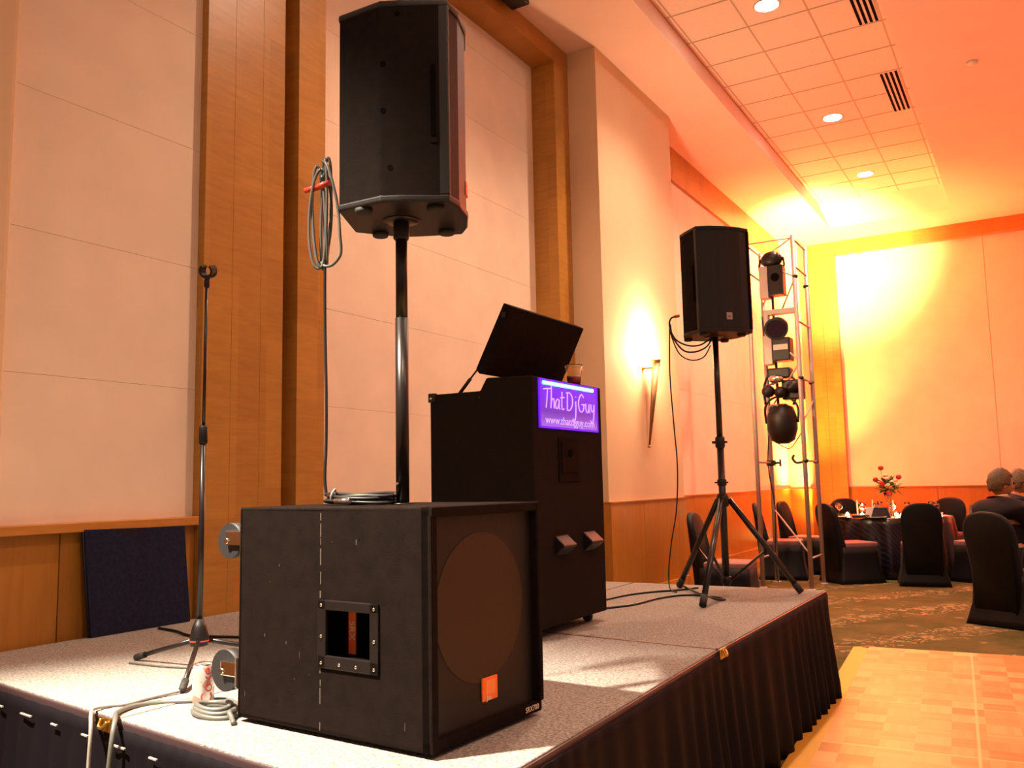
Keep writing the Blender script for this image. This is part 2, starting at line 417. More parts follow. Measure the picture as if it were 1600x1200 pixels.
# ---- back wall
g = G(); g.box((-4.4, YB+.02, 0), (XR, YB+.3, ZC)); struct('wall_back', g, M_plaster)
g = G()
x = -2.955
for k in range(5):
    g.box((x, YB-.02, 1.085), (x+2.4-.006, YB+.02, 5.31), bev=.0015, seg=1); x += 2.4
struct('wall_back_panels', g, M_fabric)
g = G(); g.box((-3.47, YB-.16, 0), (-3.215, YB+.02, ZC)); g.box((-3.212, YB-.16, 0), (-2.955, YB+.02, ZC)); struct('trim_8', g, M_wood)
g = G(); g.box((-2.955, YB-.155, 5.31), (XR, YB+.02, ZC)); struct('trim_9', g, M_wood)
g = G(); x = -2.955
while x < XR:
    g.box((x+.002, YB-.03, .2), (min(x+1.42, XR), YB+.02, 1.07)); x += 1.426
g.box((-2.955, YB-.05, 1.07), (XR, YB+.02, 1.085)); struct('wall_back_wainscot', g, M_wood2)
g = G(); g.box((-2.955, YB-.045, 0), (XR, YB+.02, .2), bev=.004); struct('baseboard_back', g, M_woodtrim)

# ------------------------------------------------------------------ ceiling lamps
def spot(name, loc, W, col, size=1.9, blend=.6, r=.07, tgt=(0, 0, -1), parent=None):
    l = bpy.data.lights.new(name, 'SPOT'); l.energy = W; l.color = col; l.spot_size = size; l.spot_blend = blend; l.shadow_soft_size = r
    o = bpy.data.objects.new(name, l); C.objects.link(o)
    o.rotation_euler = Vector(tgt).to_track_quat('-Z', 'Y').to_euler(); o.location = loc
    if parent: o.parent = parent
    return o
def downlight(x, y, z, label, W, size=2.3, tgt=(0, 0, -1), col=None):
    t = thing('ceiling_downlight', label, 'ceiling light', (x, y, z), 0, 'recessed round downlights')
    obj('trim_ring', G().lathe([(.108, -.004), (.122, -.008), (.130, 0), (.108, 0)], cap=False), M_baffle, t)
    obj('lens', G().lathe([(.0, -.006), (.108, -.005), (.108, -.001), (0, -.001)], cap=False), M_can_on, t)
    spot('downlight_beam', (0, 0, -.03), W, col or CAN_COL, size, .7, .08, tgt, t)
    return t
downlight(-1.91, 8.07, zt, 'round recessed downlight at the top edge of the picture, nearest of the lit ceiling lamps', CAN_W)
downlight(-1.91, 11.17, zt, 'round recessed downlight in the tiled coffer between the two slot vents and the glow', CAN_W)
downlight(-1.915, 13.6, zt, 'farthest round recessed downlight, beside the yellow uplight glow on the ceiling', CAN_W*.35)
for (x, y, z, W, tg) in ((-1.91, 4.95, zt, CAN_W, (0, 0, -1)), (-3.05, -.35, ZC, NEAR_CAN_W, (.26, .31, -1)),
                     (3.2, 3, ZC, CAN_W*.8, (0, 0, -1)), (3.2, 8, ZC, CAN_W*.8, (0, 0, -1)), (3.2, 13, ZC, CAN_W*.25, (0, 0, -1)), (.8, .5, ZC, CAN_W, (0, 0, -1))):  # cans at far right and above the camera are unseen, added as fill
    downlight(x, y, z, ('round recessed ceiling downlight outside the frame, '+{(-1.91, 4.95): 'above the booth', (-3.05, -.35): 'above the front of the stage', (3.2, 3): 'added for fill far right near the camera', (3.2, 8): 'added for fill far right beside the dance floor', (3.2, 13): 'added for fill far right near the back wall', (.8, .5): 'added for fill above the camera'}[(x, y)]), W, 2.3 if z == zt or x > 0 else .72, tg, (1, .86, .66) if x < -2.5 else None)
# slot vents
def vent(x, y0, y1, label):
    t = thing('ceiling_vent', label, 'ceiling vent', (x, (y0+y1)/2, zt), 0, 'slot vents in the coffer')
    h = (y1-y0)/2
    obj('backing', G().box((-.10, -h, -.006), (.10, h, 0)), M_tile, t)
    for k in range(4): obj('slot', G().box((-.088+k*.05, -h+.01, -.010), (-.062+k*.05, h-.01, -.0062)), M_dark, t)
vent(-1.13, 7.70, 8.95, 'dark four-slot air vent at the top edge of the picture')
vent(-1.13, 10.2, 11.4, 'dark four-slot air vent beside the middle downlight')
t = thing('smoke_detector', 'small round detector on the smooth ceiling right of the vents', 'smoke detector', (-.30, 10.0, ZC))
obj('detector_body', G().lathe([(.0, -.035), (.03, -.034), (.05, -.02), (.055, 0), (0, 0)], cap=False), M_baffle, t)
t = thing('ceiling_speaker', 'small black box fixed under the ceiling at the top edge above the wooden frame', 'speaker', (-3.66, 6.25, ZC))
obj('housing', G().box((-.08, -.14, -.09), (.10, .14, 0), bev=.01), M_blackp, t)
obj('bracket', G().box((-.02, -.16, -.03), (.03, .16, 0)), M_blackm, t)

# uplight on the floor in the far corner
t = thing('floor_uplight', 'uplight on the floor in the far left corner washing the wall orange', 'uplight', (-3.28, 15.52, 0))
obj('can_body', G().lathe([(.09, .04), (.10, .06), (.10, .26), (.085, .27)], cap=True), M_blackm, t)
obj('stand', G().box((-.12, -.02, 0), (.12, .02, .03)).box((-.02, -.12, 0), (.02, .12, .04)), M_blackm, t)
obj('lens', G().lathe([(.0, .272), (.08, .272), (.08, .28), (0, .28)], cap=False), emit('uplight_lens', (1, .5, .1), 30), t)
spot('uplight_beam', (0, 0, .32), UPLIGHT_W, UPLIGHT_COL, math.radians(80), .9, .06, (-.02, .03, 1), t)
spot('uplight_spill', (0, 0, .32), UPLIGHT_W*.08, (1, .10, .02), math.radians(165), .6, .06, (.1, -.1, 1), t)

for (x, y, wh) in ((3.2, 15.9, 'by the back wall'), (6.5, 8.5, 'in the middle of the room')):
    t = thing('floor_uplight', 'red uplight on the floor right of the frame, '+wh, 'uplight', (x, y, 0))
    obj('can_body', G().lathe([(.09, .0), (.10, .06), (.10, .26), (.085, .27)], cap=True), M_blackm, t)
    spot('uplight_beam', (0, 0, .32), RED_UP_W, (1, .10, .03), math.radians(140), .8, .06, (0, 0, 1), t)

# wall sconce: tall tapering torch
t = thing('wall_sconce', 'tall tapering torch sconce glowing on the beige pilaster', 'wall sconce', (-3.47, 8.5, 1.63))
obj('torch_shaft', G().cyl((.03, 0, .0), (.13, .02, .85), .010, .042, 20), mat('bronze_sconce', (.30, .17, .09), .4, metal=.6), t)
obj('finial', G().sphere((.028, 0, -.012), .018), M_brass, t)
obj('bowl', G().lathe([(.036, 0), (.046, .03), (.05, .045), (.04, .045), (.03, .01)], (.13, .02, .84), cap=False), M_brass, t)
obj('lamp_bulb', G().sphere((.13, .02, .93), .032, (1, 1, 1.5)), emit('sconce_bulb', (1, .72, .42), 60), t)
obj('wall_bracket', G().cyl((0, -.04, .80), (.10, -.01, .80), .009).sphere((.01, -.04, .80), .02), M_brass, t)
l = bpy.data.lights.new('sconce_light', 'POINT'); l.energy = SCONCE_W; l.color = (1, .66, .36); l.shadow_soft_size = .04
o = bpy.data.objects.new('sconce_light', l); C.objects.link(o); o.location = (.15, .02, 1.03); o.parent = t

# ================================================================== STAGE
HS = .61
FR, FM, FL = (-1.08, 1.49), (-2.39, 1.673), (-3.79, 1.87)
MR, MM, ML = (-1.131, 3.43), (-2.35, 3.53), (-3.79, 3.65)
BR, BM, BL = (-1.13, 5.45), (-2.33, 5.41), (-3.79, 5.37)
def deck(label, P):
    cx = sum(p[0] for p in P)/4; cy = sum(p[1] for p in P)/4
    t = thing('stage_deck', label, 'stage platform', (cx, cy, 0), 0, 'carpeted stage platforms')
    Q = [(p[0]-cx, p[1]-cy) for p in P]
    ins = [(q[0]*(1-.012), q[1]*(1-.010)) for q in Q]
    obj('carpet_top', G().prism(ins, .56, HS, bev=.002, seg=1), M_carpet, t)
    q2 = [(q[0]*(1-.003), q[1]*(1-.002)) for q in Q]
    g = G(); n = 4
    obj('edge_frame', G().prism(q2, .54, HS-.006, bev=.004), M_edge, t)
    for q in Q: obj('leg', G().cyl((q[0]*.86, q[1]*.88, 0), (q[0]*.86, q[1]*.88, .54), .022), M_blackm, t)
    return t
deck('grey carpeted stage platform at the front, under the big subwoofer', [FR, MR, MM, FM])
deck('grey carpeted stage platform at the front left, under the dark blue board', [FM, MM, ML, FL])
deck('grey carpeted stage platform at the back right, under the tripod speaker stand', [MR, BR, BM, MM])
deck('grey carpeted stage platform at the back left, behind the tall black booth', [MM, BM, BL, ML])
def skirt(label, pts, nrm_amp, seed, cat='stage skirt', drop=.105, flare=.035, returns=True):
    """pleated cloth hung along a polyline of (x,y)"""
    rnd = random.Random(seed)
    P = [Vector((*p, 0)) for p in pts]; L = [0]
    for a, b in zip(P, P[1:]): L.append(L[-1]+(b-a).length)
    N = int(L[-1]/.012); zs = [HS-.022, HS-.06, HS-.10, .40, .25, .10, .005]
    rows = []
    ph = 0; phs = []
    for i in range(N+1):
        ph += .012*2*PI/(.125+.045*math.sin(i*.013+seed)) * (1+.35*math.sin(i*.05)); phs.append(ph)
    for z in zs:
        row = []; k = min(1, (HS-.05-z)/.5) if z < HS-.07 else 0
        for i in range(N+1):
            s = L[-1]*i/N; j = 0
            while j < len(P)-2 and s > L[j+1]: j += 1
            d = (P[j+1]-P[j]).normalized(); p = P[j]+d*(s-L[j]); nn = Vector((d[1], -d[0], 0))
            # smooth the corners
            off = .006 + k*flare + nrm_amp*(.10+.9*k)*(math.sin(phs[i])+.35*math.sin(phs[i]*.37+seed+z*2))
            row.append(p+nn*(max(off, .003))+Vector((0, 0, z)))
        rows.append(row)
    g = G(); g.loft(rows, cap=False, closed=False)
    return tag(obj('stage_skirt', g, M_skirt, solid=.003), label, cat)
s1 = skirt('black pleated skirt hanging along the near front edge of the stage', [FL, FM, FR], .017, 3)
s2 = skirt('black pleated skirt hanging along the right side of the stage beside the dance floor', [(-1.08, 1.485), (-1.131, 3.43), (-1.13, 5.45), (-1.2, 5.475)], .019, 5)
# clips holding the front skirt
def on_edge(t):
    a, b = (FL, FM) if t < .5 else (FM, FR)
    u = (t*2) % 1; return (a[0]+(b[0]-a[0])*u, a[1]+(b[1]-a[1])*u)
for k in range(12):
    t_ = .10+k*.072; p = on_edge(t_)
    L = .05 if k % 3 else .10
    L *= .8
    o = obj('skirt_clip', G().box((-L/2, -.006, -.003), (L/2, .0, .002), bev=.0005, seg=1), M_lcable, s1, loc=(p[0], p[1]-.020, HS-.062)); o.rotation_euler = (0, 0, math.atan2(FM[1]-FL[1], FM[0]-FL[0]))
# brass brackets at the deck joints
for (x, y, lab, rz) in ((-2.39, 1.668, 'small brass joint bracket on the front stage edge by the hanging cables', -.14), (-1.13, 3.435, 'small brass joint bracket on the right stage edge', PI/2)):
    t = thing('joint_bracket', lab, 'bracket', (x, y, HS), rz)
    obj('plate', G().box((-.035, -.016, -.035), (.035, -.010, .004), bev=.002), M_brass, t)
    obj('hook', G().tube([(-.015, -.018, .0), (-.01, -.028, -.02), (.01, -.028, -.02), (.02, -.018, -.005)], .005), M_brass, t)
# tape over the seam at the front
tag(obj('gaffer_tape', G().prism([(-2.425, 1.69), (-2.355, 1.682), (-2.345, 2.4), (-2.405, 2.4)], HS+.0005, HS+.0022), M_tape), 'beige gaffer tape over the stage seam beside the drink can', 'tape')
tag(obj('gaffer_tape', G().prism([(-1.14, 3.44), (-1.14, 3.415), (-2.3, 3.51), (-2.3, 3.535)], HS+.0005, HS+.002), mat('dark_tape', (.16, .10, .08), .6)), 'dark tape strip over the stage seam in front of the booth', 'tape')

# ================================================================== SUBWOOFER
def subwoofer():
    ang = math.radians(-3.2)
    t = thing('subwoofer', 'large black subwoofer cabinet with orange badge standing at the front of the stage', 'speaker', (-1.650, 2.042, HS), ang)
    hx, hy, z0, z1 = .357, .248, .012, .605
    # cabinet is a hollow-fronted box: shell with a recessed baffle on +X, and a handle pocket cut in the -Y side
    g = G()
    g.box((-hx, hy-.018, z0), (hx, hy, z1), bev=.006)                      # far side
    g.box((-hx, -hy, z1-.018), (hx, hy, z1), bev=.007, seg=3)              # top
    g.box((-hx, -hy, z0), (hx, hy, z0+.018), bev=.006)                     # bottom
    g.box((-hx, -hy, z0), (-hx+.018, hy, z1), bev=.006)                    # back
    # near side with a hole for the handle cup
    a, b, c, d = -.018, .184, .19, .352
    y0, y1 = -hy, -hy+.018
    g.box((-hx+.004, y0, z0+.006), (a+.004, y1, z1-.007)); g.box((b-.004, y0, z0+.006), (hx-.004, y1, z1-.007))
    g.box((a+.004, y0, z0+.006), (b-.004, y1, c+.004)); g.box((a+.004, y0, d-.004), (b-.004, y1, z1-.007))
    obj('cabinet', g, M_black, t)
    obj('baffle', G().box((hx-.07, -hy+.016, z0+.016), (hx-.05, hy-.016, z1-.016)), M_dark, t)
    # front lip and the grille inside it
    g = G()
    for q in (((hx-.03, -hy, z0), (hx+.006, -hy+.026, z1)), ((hx-.03, hy-.020, z0+.03), (hx+.012, hy, z1)), ((hx-.03, -hy, z1-.026), (hx+.010, hy, z1)), ((hx-.03, -hy, z0), (hx+.004, hy, z0+.030))):
        g.box(*q, bev=.005)
    obj('front_lip', g, M_black, t)
    obj('grille', G().box((hx-.022, -hy+.026, z0+.03), (hx-.014, hy-.020, z1-.026)), M_grille, t)
    wf = G().cyl((hx-.014, -.016, .335), (hx-.0125, -.016, .335), .196, n=64); obj('woofer', wf, M_cone, t)
    g = G()
    rim = [(hx-.0112, -.016+.110*math.cos(k*PI/16), .335+.11*math.sin(k*PI/16)) for k in range(33)]
    # badge and model mark
    bd = obj('badge', G().box((hx-.013, -.022, .088), (hx-.008, .046, .148), bev=.001, seg=1), M_orange, t)
    obj('badge_centre', G().box((hx-.008, -.008, .104), (hx-.0075, .034, .140)), M_orange2, bd)
    obj('badge_text', text_geo('JBL', .016, frameT((hx-.0068, .006, .094), (0, 1, 0), (0, 0, 1)), .0004, 1.2), M_text, bd)
    obj('model_mark', text_geo('SRX700', .021, frameT((hx+.0095, .188, .030), (0, 1, 0), (0, 0, 1)), .0004, 1), M_text, t)
    # handle
    h = obj('handle', G().box((a-.008, -hy-.006, c-.008), (a+.022, -hy+.004, d+.008), bev=.003).box((b-.022, -hy-.006, c-.008), (b+.008, -hy+.004, d+.008), bev=.003)
            .box((a-.008, -hy-.006, c-.008), (b+.008, -hy+.004, c+.026), bev=.003).box((a-.008, -hy-.006, d-.018), (b+.008, -hy+.004, d+.008), bev=.003), M_blackp, t)
    obj('handle_cup', G().box((a+.01, -hy+.07, c+.01), (b-.01, -hy+.075, d-.01)).box((a+.005, -hy+.002, c+.005), (a+.01, -hy+.075, d-.005)).box((b-.01, -hy+.002, c+.005), (b-.005, -hy+.075, d-.005))
        .box((a+.005, -hy+.002, d-.012), (b-.005, -hy+.075, d-.006)).box((a+.005, -hy+.002, c+.008), (b-.005, -hy+.075, c+.014)), M_dark, h)
    obj('label_strip', G().box((.018, -hy+.066, c+.02), (.044, -hy+.0695, d-.018)), M_orange, h)
    obj('label_text', text_geo('SRX', .030, frameT((.031, -hy+.0655, .272), (0, 0, -1), (1, 0, 0)), .0004, 1.0), M_text, h)
    for (x, z) in ((a+.006, c+.075), (b-.006, c+.075), (a+.006, c+.006), (.055, c+.006), (.115, c+.006), (b-.006, c+.006), (a+.006, d-.006), (b-.006, d-.006)):
        obj('screw', G().sphere((x, -hy-.007, z), .0045, (1, .6, 1), 10), M_chrome, h)
    # feet
    for sx in (-1, 1):
        for sy in (-1, 1): obj('foot', G().cyl((sx*(hx-.06), sy*(hy-.05), 0), (sx*(hx-.06), sy*(hy-.05), z0+.002), .022), M_rubber, t)
    # pole socket
    obj('pole_socket', G().lathe([(.018, 0), (.032, 0), (.032, .004), (.018, .004)], (.052, .003, z1), cap=False), M_blackm, t)
    # scuffs: pale rubbed line and marks on the near side
    g = G(); rnd = random.Random(4)
    z = .02
    while z < .59:
        L = rnd.uniform(.012, .05)
        if not (.18 < z < .36) and rnd.random() < .75: g.box((-.023+rnd.uniform(-.001, .001), -hy-.0008, z), (-.0195+rnd.uniform(0, .0015), -hy, min(z+L, .59)))
        z += L+rnd.uniform(.002, .02)
    for k in range(14):
        x, z = rnd.uniform(-.33, .3), rnd.uniform(.05, .56); g.box((x, -hy-.0007, z), (x+rnd.uniform(.001, .003), -hy, z+rnd.uniform(.003, .018)))
    obj('scuff_marks', g, mat('worn_paint', (.065, .048, .038), .8), t)
    # rear casters
    for (z, y, s) in ((.505, -.205, .052), (.13, -.215, .060)):
        w_ = obj('caster', G().cyl((-hx-.078, y-.018, z), (-hx-.078, y+.018, z), s, n=32), M_grayrub, t)
        obj('caster_fork', G().box((-hx-.085, y-.028, z-.012), (-hx-.01, y-.021, z+.03), bev=.003).box((-hx-.085, y+.021, z-.012), (-hx-.01, y+.028, z+.03), bev=.003).box((-hx-.010, y-.035, z-.04), (-hx, y+.035, z+.045), bev=.002).cyl((-hx-.078, y-.032, z), (-hx-.078, y+.032, z), .008), M_chrome, w_)
    return t
subwoofer()

# speaker cabinets on poles (same build for both)
def speaker(label, loc, n_ang, flag=False, H=.625):
    """local +X is the front; origin at the underside centre"""
    t = thing('loudspeaker', label, 'speaker', loc, n_ang)
    body = [(.135, -.172), (.02, -.180), (-.04, -.178), (-.175, -.108), (-.175, .108), (-.04, .178), (.02, .18), (.135, .172)]
    obj('cabinet', G().prism(body, .012, H-.012, bev=.008, seg=3), M_black, t)
    cap = [(.155, -.170), (.02, -.181), (-.04, -.18), (-.178, -.109), (-.178, .109), (-.04, .18), (.02, .181), (.155, .170), (.180, .10), (.192, 0), (.180, -.10)]
    obj('bottom_cap', G().prism(cap, 0, .022, bev=.007, seg=3), M_blackp, t)
    obj('top_cap', G().prism(cap, H-.022, H, bev=.007, seg=3), M_blackp, t)
    gp = [(.13, -.162), (.150, -.164), (.176, -.095), (.186, 0), (.176, .095), (.150, .164), (.13, .162)]
    gr = obj('grille', G().prism(gp, .020, H-.020, bev=.004), M_grille, t)
    for sy in (-1, 1): obj('grille_trim', G().prism([(.128, sy*.172), (.157, sy*.171), (.160, sy*.160), (.128, sy*.160)], .02, H-.02, bev=.003), M_blackp, t)
    b = obj('badge', G().box((.184, -.012, .070), (.189, .024, .112), bev=.002), M_alu if not flag else M_orange, gr)
    obj('badge_text', text_geo('JBL', .013, frameT((.1896, .006, .088), (0, 1, 0), (0, 0, 1)), .0003), M_text if flag else M_dark, b)
    # recessed side handle and rigging points
    for sy in (-1, 1):
        h = obj('side_handle', G().box((.104, sy*.1742-.002, .17), (.126, sy*.1742+.002, .42), bev=.002, seg=2), M_black, t)
        obj('handle_recess', G().box((.107, sy*.1775-.001, .19), (.121, sy*.1775+.001, .40)), M_dark, h)
        for (x, z) in ((-.01, .10), (.012, .56), (-.03, .27), (-.03, .41)):
            obj('rigging_point', G().cyl((x, sy*.175, z), (x, sy*(.1802+x*.03), z), .0085, n=14), M_dark, t)
    for (x, y) in ((.11, -.12), (.11, .12), (-.10, -.12), (-.10, .12)):
        obj('foot', G().lathe([(.021, -.014), (.024, -.012), (.026, 0)], (x, y, 0)), M_rubber, t)
    s_ = obj('pole_cup', G().lathe([(.022, -.006), (.050, -.005), (.058, 0)], (-.012, 0, 0)), M_blackm, t)
    return t

# ---- big speaker on its pole above the subwoofer
t = thing('speaker_pole', 'black pole rising from the subwoofer to the big raised speaker', 'speaker pole', (-1.600, 2.045, HS+.605))
obj('lower_tube', G().cyl((0, 0, .0), (0, 0, .55), .0195), M_blackm, t)
obj('upper_tube', G().cyl((0, 0, .55), (0, 0, .845), .0175), M_blackm, t)
obj('collar', G().lathe([(.0215, 0), (.024, .005), (.024, .05), (.0215, .055)], (0, 0, .79)), M_blackp, t)
obj('locking_pin', G().cyl((0, -.028, .06), (0, -.018, .06), .004), M_chrome, t)
ax = math.radians(27.7)
speaker('big black speaker raised on the pole above the subwoofer, red light on its front', (-1.600+.012*math.cos(ax), 2.045+.012*math.sin(ax)+.0, 2.064), ax, True, .603)

# ---- coiled cable hung at the back of the big speaker, its lead dropping to the subwoofer
t = thing('hanging_cable', 'coiled cable hung behind the big raised speaker, its end dropping down', 'cable')
def loop(c, w_, h_, sk, n=18, dy=0, k0=0):
    pts = []
    for k in range(n+1):
        a = 2*PI*k/n+k0
        pts.append((c[0]+w_*math.sin(a)+sk*math.cos(a)*.5, c[1]+dy*math.sin(a)+w_*.3*math.sin(a*.5), c[2]+h_*math.cos(a)))
    return pts
g = G()
loops = [((-1.885, 1.990, 2.115), .016, .165, -.012, .012), ((-1.872, 1.998, 2.13), .022, .170, .010, -.012), ((-1.878, 1.985, 2.105), .030, .158, .02, .018),
         ((-1.868, 2.004, 2.125), .014, .180, .02, .006), ((-1.880, 2.006, 2.11), .024, .150, -.02, -.02)]
for (c, a, b, sk, dy) in loops: g.tube(loop(c, a, b, sk, 14, dy), .0048, 8, 3)
g.tube([(-1.868, 1.990, 2.29), (-1.845, 1.985, 2.27), (-1.818, 1.985, 2.20), (-1.803, 1.99, 2.12), (-1.795, 1.99, 2.04), (-1.80, 2.0, 1.985), (-1.83, 2.0, 1.955), (-1.865, 2.0, 1.953), (-1.885, 2.0, 1.97)], .0048)
obj('coil', g, M_gcable, t)
obj('drop_lead', G().tube([(-1.86, 2.0, 2.10), (-1.868, 2.003, 1.95), (-1.868, 2.005, 1.75), (-1.862, 2.005, 1.55), (-1.862, 2.005, 1.40), (-1.862, 2.0, 1.30), (-1.855, 2.0, 1.243)], .0048), M_cable, t)
obj('connector', G().cyl((-1.935, 1.985, 2.205), (-1.885, 1.985, 2.208), .0085).cyl((-1.90, 1.985, 2.205), (-1.84, 1.99, 2.214), .0095), M_red, t)
# coil lying on top of the subwoofer
g = G(); rnd = random.Random(2)
for k in range(7):
    pts = []
    ph = rnd.uniform(0, 6)
    for j in range(15):
        a = 2*PI*j/14; pts.append((-1.735+(.125-.012*(k % 3))*math.cos(a)+rnd.uniform(-.004, .004), 2.02+(.075-.008*(k % 4))*math.sin(a)+rnd.uniform(-.004, .004), HS+.606+.006+.0065*(k//2)+.004*math.sin(a*2+ph)+.003))
    g.tube(pts, .0052, 8, 3)
t = thing('coiled_cable', 'coiled black cable lying on top of the subwoofer', 'cable', (0, 0, 0))
obj('coil', g, M_cable, t)
obj('cable_tie', G().tube([(-1.79, 1.95, 1.225), (-1.785, 1.945, 1.245), (-1.78, 1.955, 1.262), (-1.785, 1.965, 1.245)], .003), M_lcable, t)
obj('plug', G().cyl((-1.76, 1.935, 1.228), (-1.70, 1.93, 1.228), .008), M_chrome, t)

# ================================================================== DJ BOOTH
t = thing('dj_booth', 'tall black carpeted booth with a glowing purple sign and raised lid', 'dj booth', (-1.84, 3.25, HS), math.radians(-.5))
T = Matrix(((1, 0, 0, 0), (0, 0, -1, 0), (0, 1, 0, 0), (0, 0, 0, 1)))      # xy profile -> xz, extruded along -y
prof = [(0, .045), (0, 1.118), (-.235, 1.126), (-.270, 1.070), (-.545, 1.071), (-.545, .045)]
obj('cabinet', G().prism(prof, -.67, 0, bev=.007, T=T, seg=2), mat('black_carpet_cover', (.014, .0085, .0065), .9, spec=.1, bump=1, bscale=400, var=.35, vscale=220), t)
lid = obj('lid', G().prism([(-.242, 1.142), (-.095, 1.430), (-.137, 1.452), (-.290, 1.170), (-.275, 1.148)], -.70, -.0, bev=.005, T=T), M_black, t)
obj('lid_catch', G().box((-.148, -.003, 1.385), (-.128, .003, 1.41), bev=.002), M_blackm, lid)
st = obj('lid_strut', G().cyl((-.415, .05, 1.071), (-.345, .04, 1.135), .008).cyl((-.345, .04, 1.135), (-.262, .03, 1.21), .0045), M_blackm, t)
obj('corner_latch', G().box((-.552, -.006, 1.035), (-.512, .012, 1.076), bev=.003), M_blackm, t)
obj('latch_screw', G().sphere((-.535, -.008, 1.052), .006), M_chrome, t)
obj('strut_bolt', G().sphere((-.27, -.003, 1.04), .006), M_blackm, t)
# sign
def nmix_purple():
    m, tt, b = nt('backlit_purple_acrylic')
    tc = tt.nodes.new('ShaderNodeTexCoord'); sp = tt.nodes.new('ShaderNodeSeparateXYZ'); lk(tt, tc.outputs['Generated'], sp.inputs[0])
    n = tt.nodes.new('ShaderNodeTexNoise'); n.inputs['Scale'].default_value = 2.2; lk(tt, tc.outputs['Generated'], n.inputs['Vector'])
    r = tt.nodes.new('ShaderNodeValToRGB')
    r.color_ramp.elements[0].position = .0; r.color_ramp.elements[0].color = (.30, .14, .62, 1)
    r.color_ramp.elements[1].position = .9; r.color_ramp.elements[1].color = (.16, .015, .9, 1)
    e = r.color_ramp.elements.new(.33); e.color = (.13, .03, .45, 1)
    lk(tt, sp.outputs['Z'], r.inputs['Fac']); lk(tt, r.outputs['Color'], b.inputs['Emission Color'])
    b.inputs['Emission Strength'].default_value = .5; b.inputs['Base Color'].default_value = (.05, .02, .15, 1); b.inputs['Roughness'].default_value = .15
    return m
sg = obj('sign_panel', G().box((0, .055, .905), (.006, .610, 1.105)), nmix_purple(), t)
obj('sign_frame', G().box((0, .048, .898), (.009, .056, 1.110)).box((0, .609, .898), (.009, .617, 1.110)).box((0, .048, .896), (.009, .617, .905)).box((0, .048, 1.105), (.009, .617, 1.112)), emit('purple_edge_glow', (.12, .01, .9), .6), sg)
g = G()
for k in range(22): g.box((.007, .082+k*.0222, 1.090), (.013, .098+k*.0222, 1.100))
obj('led_strip', g, emit('blue_led', (.10, .62, 1.0), 6), sg)
obj('led_bar', G().box((.006, .078, 1.086), (.008, .572, 1.103)), emit('blue_led_bar', (.06, .35, 1.0), 2.2), sg)
M_glow = emit('lit_lettering', (.50, .25, 1.0), .62)
LET = {  # hand-drawn strokes, unit = cap height
 'T': [[(0, .95), (.3, 1), (.62, 1.02)], [(.34, 1), (.28, .5), (.2, 0)]],
 'h': [[(.08, 1.15), (.05, .5), (0, 0)], [(.02, .25), (.15, .5), (.27, .48), (.28, .25), (.28, 0)]],
 'a': [[(.34, .45), (.18, .52), (.03, .3), (.06, .05), (.2, .05), (.32, .3), (.35, .5)], [(.34, .4), (.33, .1), (.4, 0)]],
 't': [[(.16, .95), (.12, .4), (.12, .08), (.22, 0), (.3, .06)], [(0, .62), (.15, .64), (.34, .66)]],
 'D': [[(.05, .95), (.02, .5), (0, 0)], [(-.05, .93), (.25, .95), (.48, .7), (.46, .3), (.25, .03), (0, 0)]],
 'j': [[(.15, .55), (.16, .1), (.1, -.4), (-.05, -.6), (-.2, -.5)], [(.16, .78), (.17, .8)]],
 'G': [[(.5, .82), (.3, .98), (.08, .75), (0, .4), (.12, .05), (.35, .02), (.48, .2), (.5, .42)], [(.3, .42), (.5, .43), (.6, .42)]],
 'u': [[(0, .5), (.0, .2), (.08, .02), (.2, .04), (.3, .3), (.32, .5)], [(.32, .5), (.31, .2), (.38, .0)]],
 'y': [[(0, .5), (.02, .2), (.12, .08), (.25, .2), (.3, .5)], [(.31, .5), (.28, .0), (.2, -.4), (.05, -.55), (-.08, -.42)]]}
seq = [('T', 0), ('h', .62), ('a', 1.02), ('t', 1.5), ('D', 2.12), ('j', 2.78), ('G', 3.22), ('u', 3.95), ('y', 4.48)]
cap = .092; x0 = .080; wx = .103
for ch, px in seq:
    g = G()
    for st_ in LET[ch]:
        g.tube([(.009, x0+(px+u*1.05)*wx, .985+v*cap*(.92)) for u, v in st_], .0029, 6, 4)
    obj('letter', g, M_glow, sg)
obj('web_address', text_geo('www.thatdjguy.com', .050, frameT((.0085, .335, .932), (0, 1, 0), (0, 0, 1)), .0006, 1.2), emit('lit_small_lettering', (.5, .3, .85), .5), sg)
# recessed plate and grab handles on the front
hp = obj('recessed_plate', G().box((-.002, .215, .660), (.006, .415, .860), bev=.003).box((.006, .235, .70), (.010, .395, .845), bev=.003), M_black, t)
obj('jack', G().cyl((.008, .315, .79), (.014, .315, .79), .018), M_dark, hp)
for y in (.185, .46):
    obj('corner_handle', G().prism([(0, .34), (.045, .375), (.050, .385), (0, .43)], -y-.10, -y+.02, T=T, bev=.006), M_blackp, t)
for (x, y) in ((-.07, .07), (-.07, .60), (-.47, .07), (-.47, .60)):
    obj('caster', G().cyl((x, y-.012, .022), (x, y+.012, .022), .022).box((x-.015, y-.018, .03), (x+.015, y+.018, .047)), M_rubber, t)

# cup on the booth
t = thing('drink_cup', 'clear plastic cup with red drink standing on the black booth', 'cup', (-1.950, 3.865, HS+1.126))
obj('cup_wall', G().lathe([(.0, .001), (.030, .001), (.0305, .003), (.044, .105), (.047, .108), (.0455, .110), (.042, .104), (.029, .005), (.0, .005)], cap=False), M_cup, t)
obj('drink', G().lathe([(.0285, .006), (.0335, .045)]), M_drink, t)
obj('foam', G().lathe([(.0335, .0455), (.0345, .054)]), M_ice, t)

